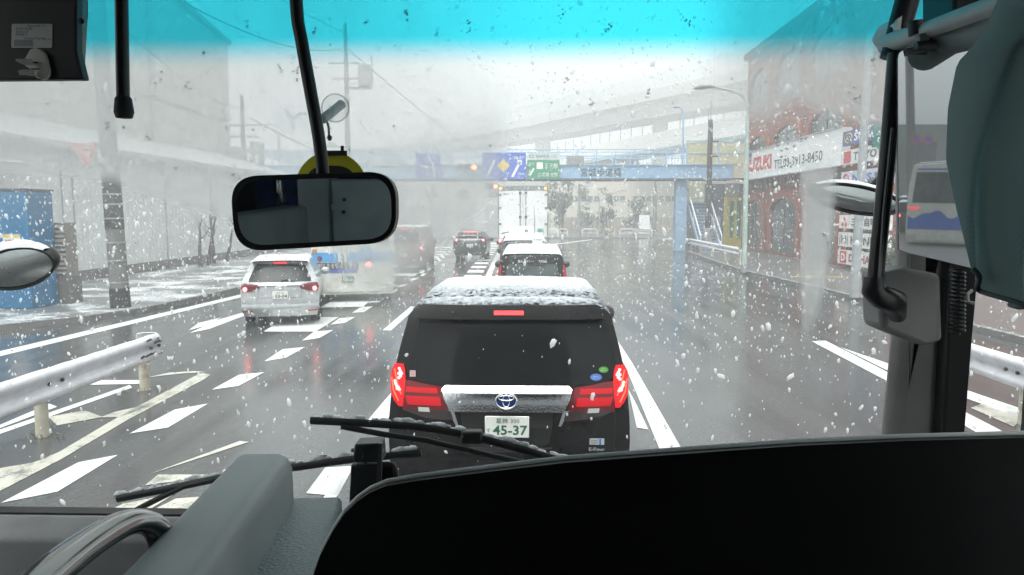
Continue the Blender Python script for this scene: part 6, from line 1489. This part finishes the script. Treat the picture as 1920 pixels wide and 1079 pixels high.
def flake_mat():
    m, n, o = nodes('snow_flake'); d = n.nodes.new('ShaderNodeBsdfDiffuse'); d.inputs[0].default_value = (.92, .93, .94, 1)
    t = n.nodes.new('ShaderNodeBsdfTranslucent'); t.inputs[0].default_value = (.92, .93, .94, 1); x = n.nodes.new('ShaderNodeMixShader'); x.inputs[0].default_value = .5
    q = n.nodes.new('ShaderNodeBsdfTransparent'); y = n.nodes.new('ShaderNodeMixShader'); y.inputs[0].default_value = .42
    lk(n, d.outputs[0], x.inputs[1]); lk(n, t.outputs[0], x.inputs[2]); lk(n, x.outputs[0], y.inputs[1]); lk(n, q.outputs[0], y.inputs[2]); lk(n, y.outputs[0], o.inputs[0]); return m
M_FLAKE = flake_mat()
N = 27000
pts = np.stack([rng.uniform(-13, 13, N), 2.25 + 19.75 * rng.random(N) ** .8, rng.uniform(.05, 6.5, N)], 1)
boxes = [(-1.15 + cxA, .95 + cxA, YA - .15, YA + 5, 0, 1.95), (-6.6, -4.7, 16, 20.7, 0, 1.5), (-1, 1, 18.9, 23, 0, 1.75), (XL - .2, XR + .2, -9, 2.2, 0, 4), (-16, -12.3, 17.5, 19, 0, 3.2)]
ok = np.ones(N, bool)
for b in boxes: ok &= ~((pts[:, 0] > b[0]) & (pts[:, 0] < b[1]) & (pts[:, 1] > b[2]) & (pts[:, 1] < b[3]) & (pts[:, 2] > b[4]) & (pts[:, 2] < b[5]))
pts = pts[ok]
M2 = 900; near = np.stack([rng.uniform(-4.5, 4.5, M2), rng.uniform(2.3, 5.3, M2), rng.uniform(.3, 4.6, M2)], 1); pts = np.concatenate([pts, near[(near[:, 1] < 5.2)]])
size = np.clip(rng.lognormal(math.log(.0080), .45, len(pts)), .004, .017)
size *= np.where(pts[:, 1] < 4.5, .48, 1.0)
struct(scatter('falling_snow', pts, size, 1.9, M_FLAKE, .35, 2, .3), 'stuff')

def drop_mat():
    m, n, o = nodes('water_drop'); p = n.nodes.new('ShaderNodeBsdfPrincipled'); p.inputs['Transmission Weight'].default_value = 1; p.inputs['IOR'].default_value = 1.33
    p.inputs['Roughness'].default_value = .02; p.inputs['Base Color'].default_value = (1, 1, 1, 1); lk(n, p.outputs[0], o.inputs[0]); return m
P2 = []; S2 = []
while len(P2) < 520:
    px, py = rng.uniform(-20, 1680), rng.uniform(0, 900)
    if rng.random() > (1.0 if py < 340 else .22): continue
    p = at(px, py, YG + .001); P2.append(p[:]); S2.append(min(.0042, rng.lognormal(math.log(.00125), .45)))
for k in range(70):                                     # beads left in arcs by the wipers
    f = k / 70; px = 225 + f * 330; py = 362 + 110 * f + 60 * f * f + rng.normal(0, 2); P2.append(at(px, py, YG + .001)[:]); S2.append(rng.uniform(.0006, .0014))
for k in range(90):
    f = k / 90; px = 1165 + f * 330; P2.append(at(px, 372 + rng.normal(0, 1.5) + 14 * (k % 3), YG + .001)[:]); S2.append(rng.uniform(.0006, .0015))
o = scatter('water_drops', np.array(P2), np.array(S2), 1.15, drop_mat(), .06, 2, .1); o.parent = bus; o.location = -bus.location; struct(o, 'stuff')
P3 = []; S3 = []
for (px, py, n, sp) in ((520, 430, 7, 10), (1475, 295, 18, 13), (1500, 265, 10, 10), (1480, 330, 8, 8), (1455, 240, 10, 14), (1600, 200, 14, 16), (1575, 230, 8, 10), (1545, 440, 7, 9), (350, 160, 9, 9), (300, 145, 5, 6), (205, 240, 7, 7), (275, 250, 5, 6), (440, 330, 9, 12), (1640, 100, 12, 12), (1560, 330, 8, 14), (880, 50, 6, 8), (1050, 30, 6, 8), (690, 45, 5, 7), (820, 60, 5, 8), (760, 25, 5, 7), (1290, 40, 6, 8), (465, 45, 5, 6), (590, 55, 4, 5), (1140, 60, 5, 8), (1060, 150, 4, 5), (525, 127, 5, 6), (555, 135, 5, 6), (1110, 190, 5, 6), (1215, 175, 5, 7)):
    for k in range(n):
        P3.append(at(px + rng.normal(0, sp * .5), py + rng.normal(0, sp), YG + .002)[:]); S3.append(rng.uniform(.0012, .0036))
o = scatter('stuck_snow', np.array(P3), np.array(S3), 1.3, M_FLAKE, .45, 0, .8); o.parent = bus; o.location = -bus.location; struct(o, 'stuff')

hz = MB().box(-400, 400, -120, 600, -1, 33).build('haze', None)
m = bpy.data.materials.new('snowy_air'); m.use_nodes = True; n = m.node_tree; n.nodes.clear()
oo = n.nodes.new('ShaderNodeOutputMaterial'); pv = n.nodes.new('ShaderNodeVolumePrincipled'); pv.inputs['Color'].default_value = (.97, .985, 1, 1); pv.inputs['Density'].default_value = .0056; pv.inputs['Anisotropy'].default_value = 0
lk(n, pv.outputs[0], oo.inputs['Volume']); hz.data.materials.append(m); struct(hz, 'stuff')
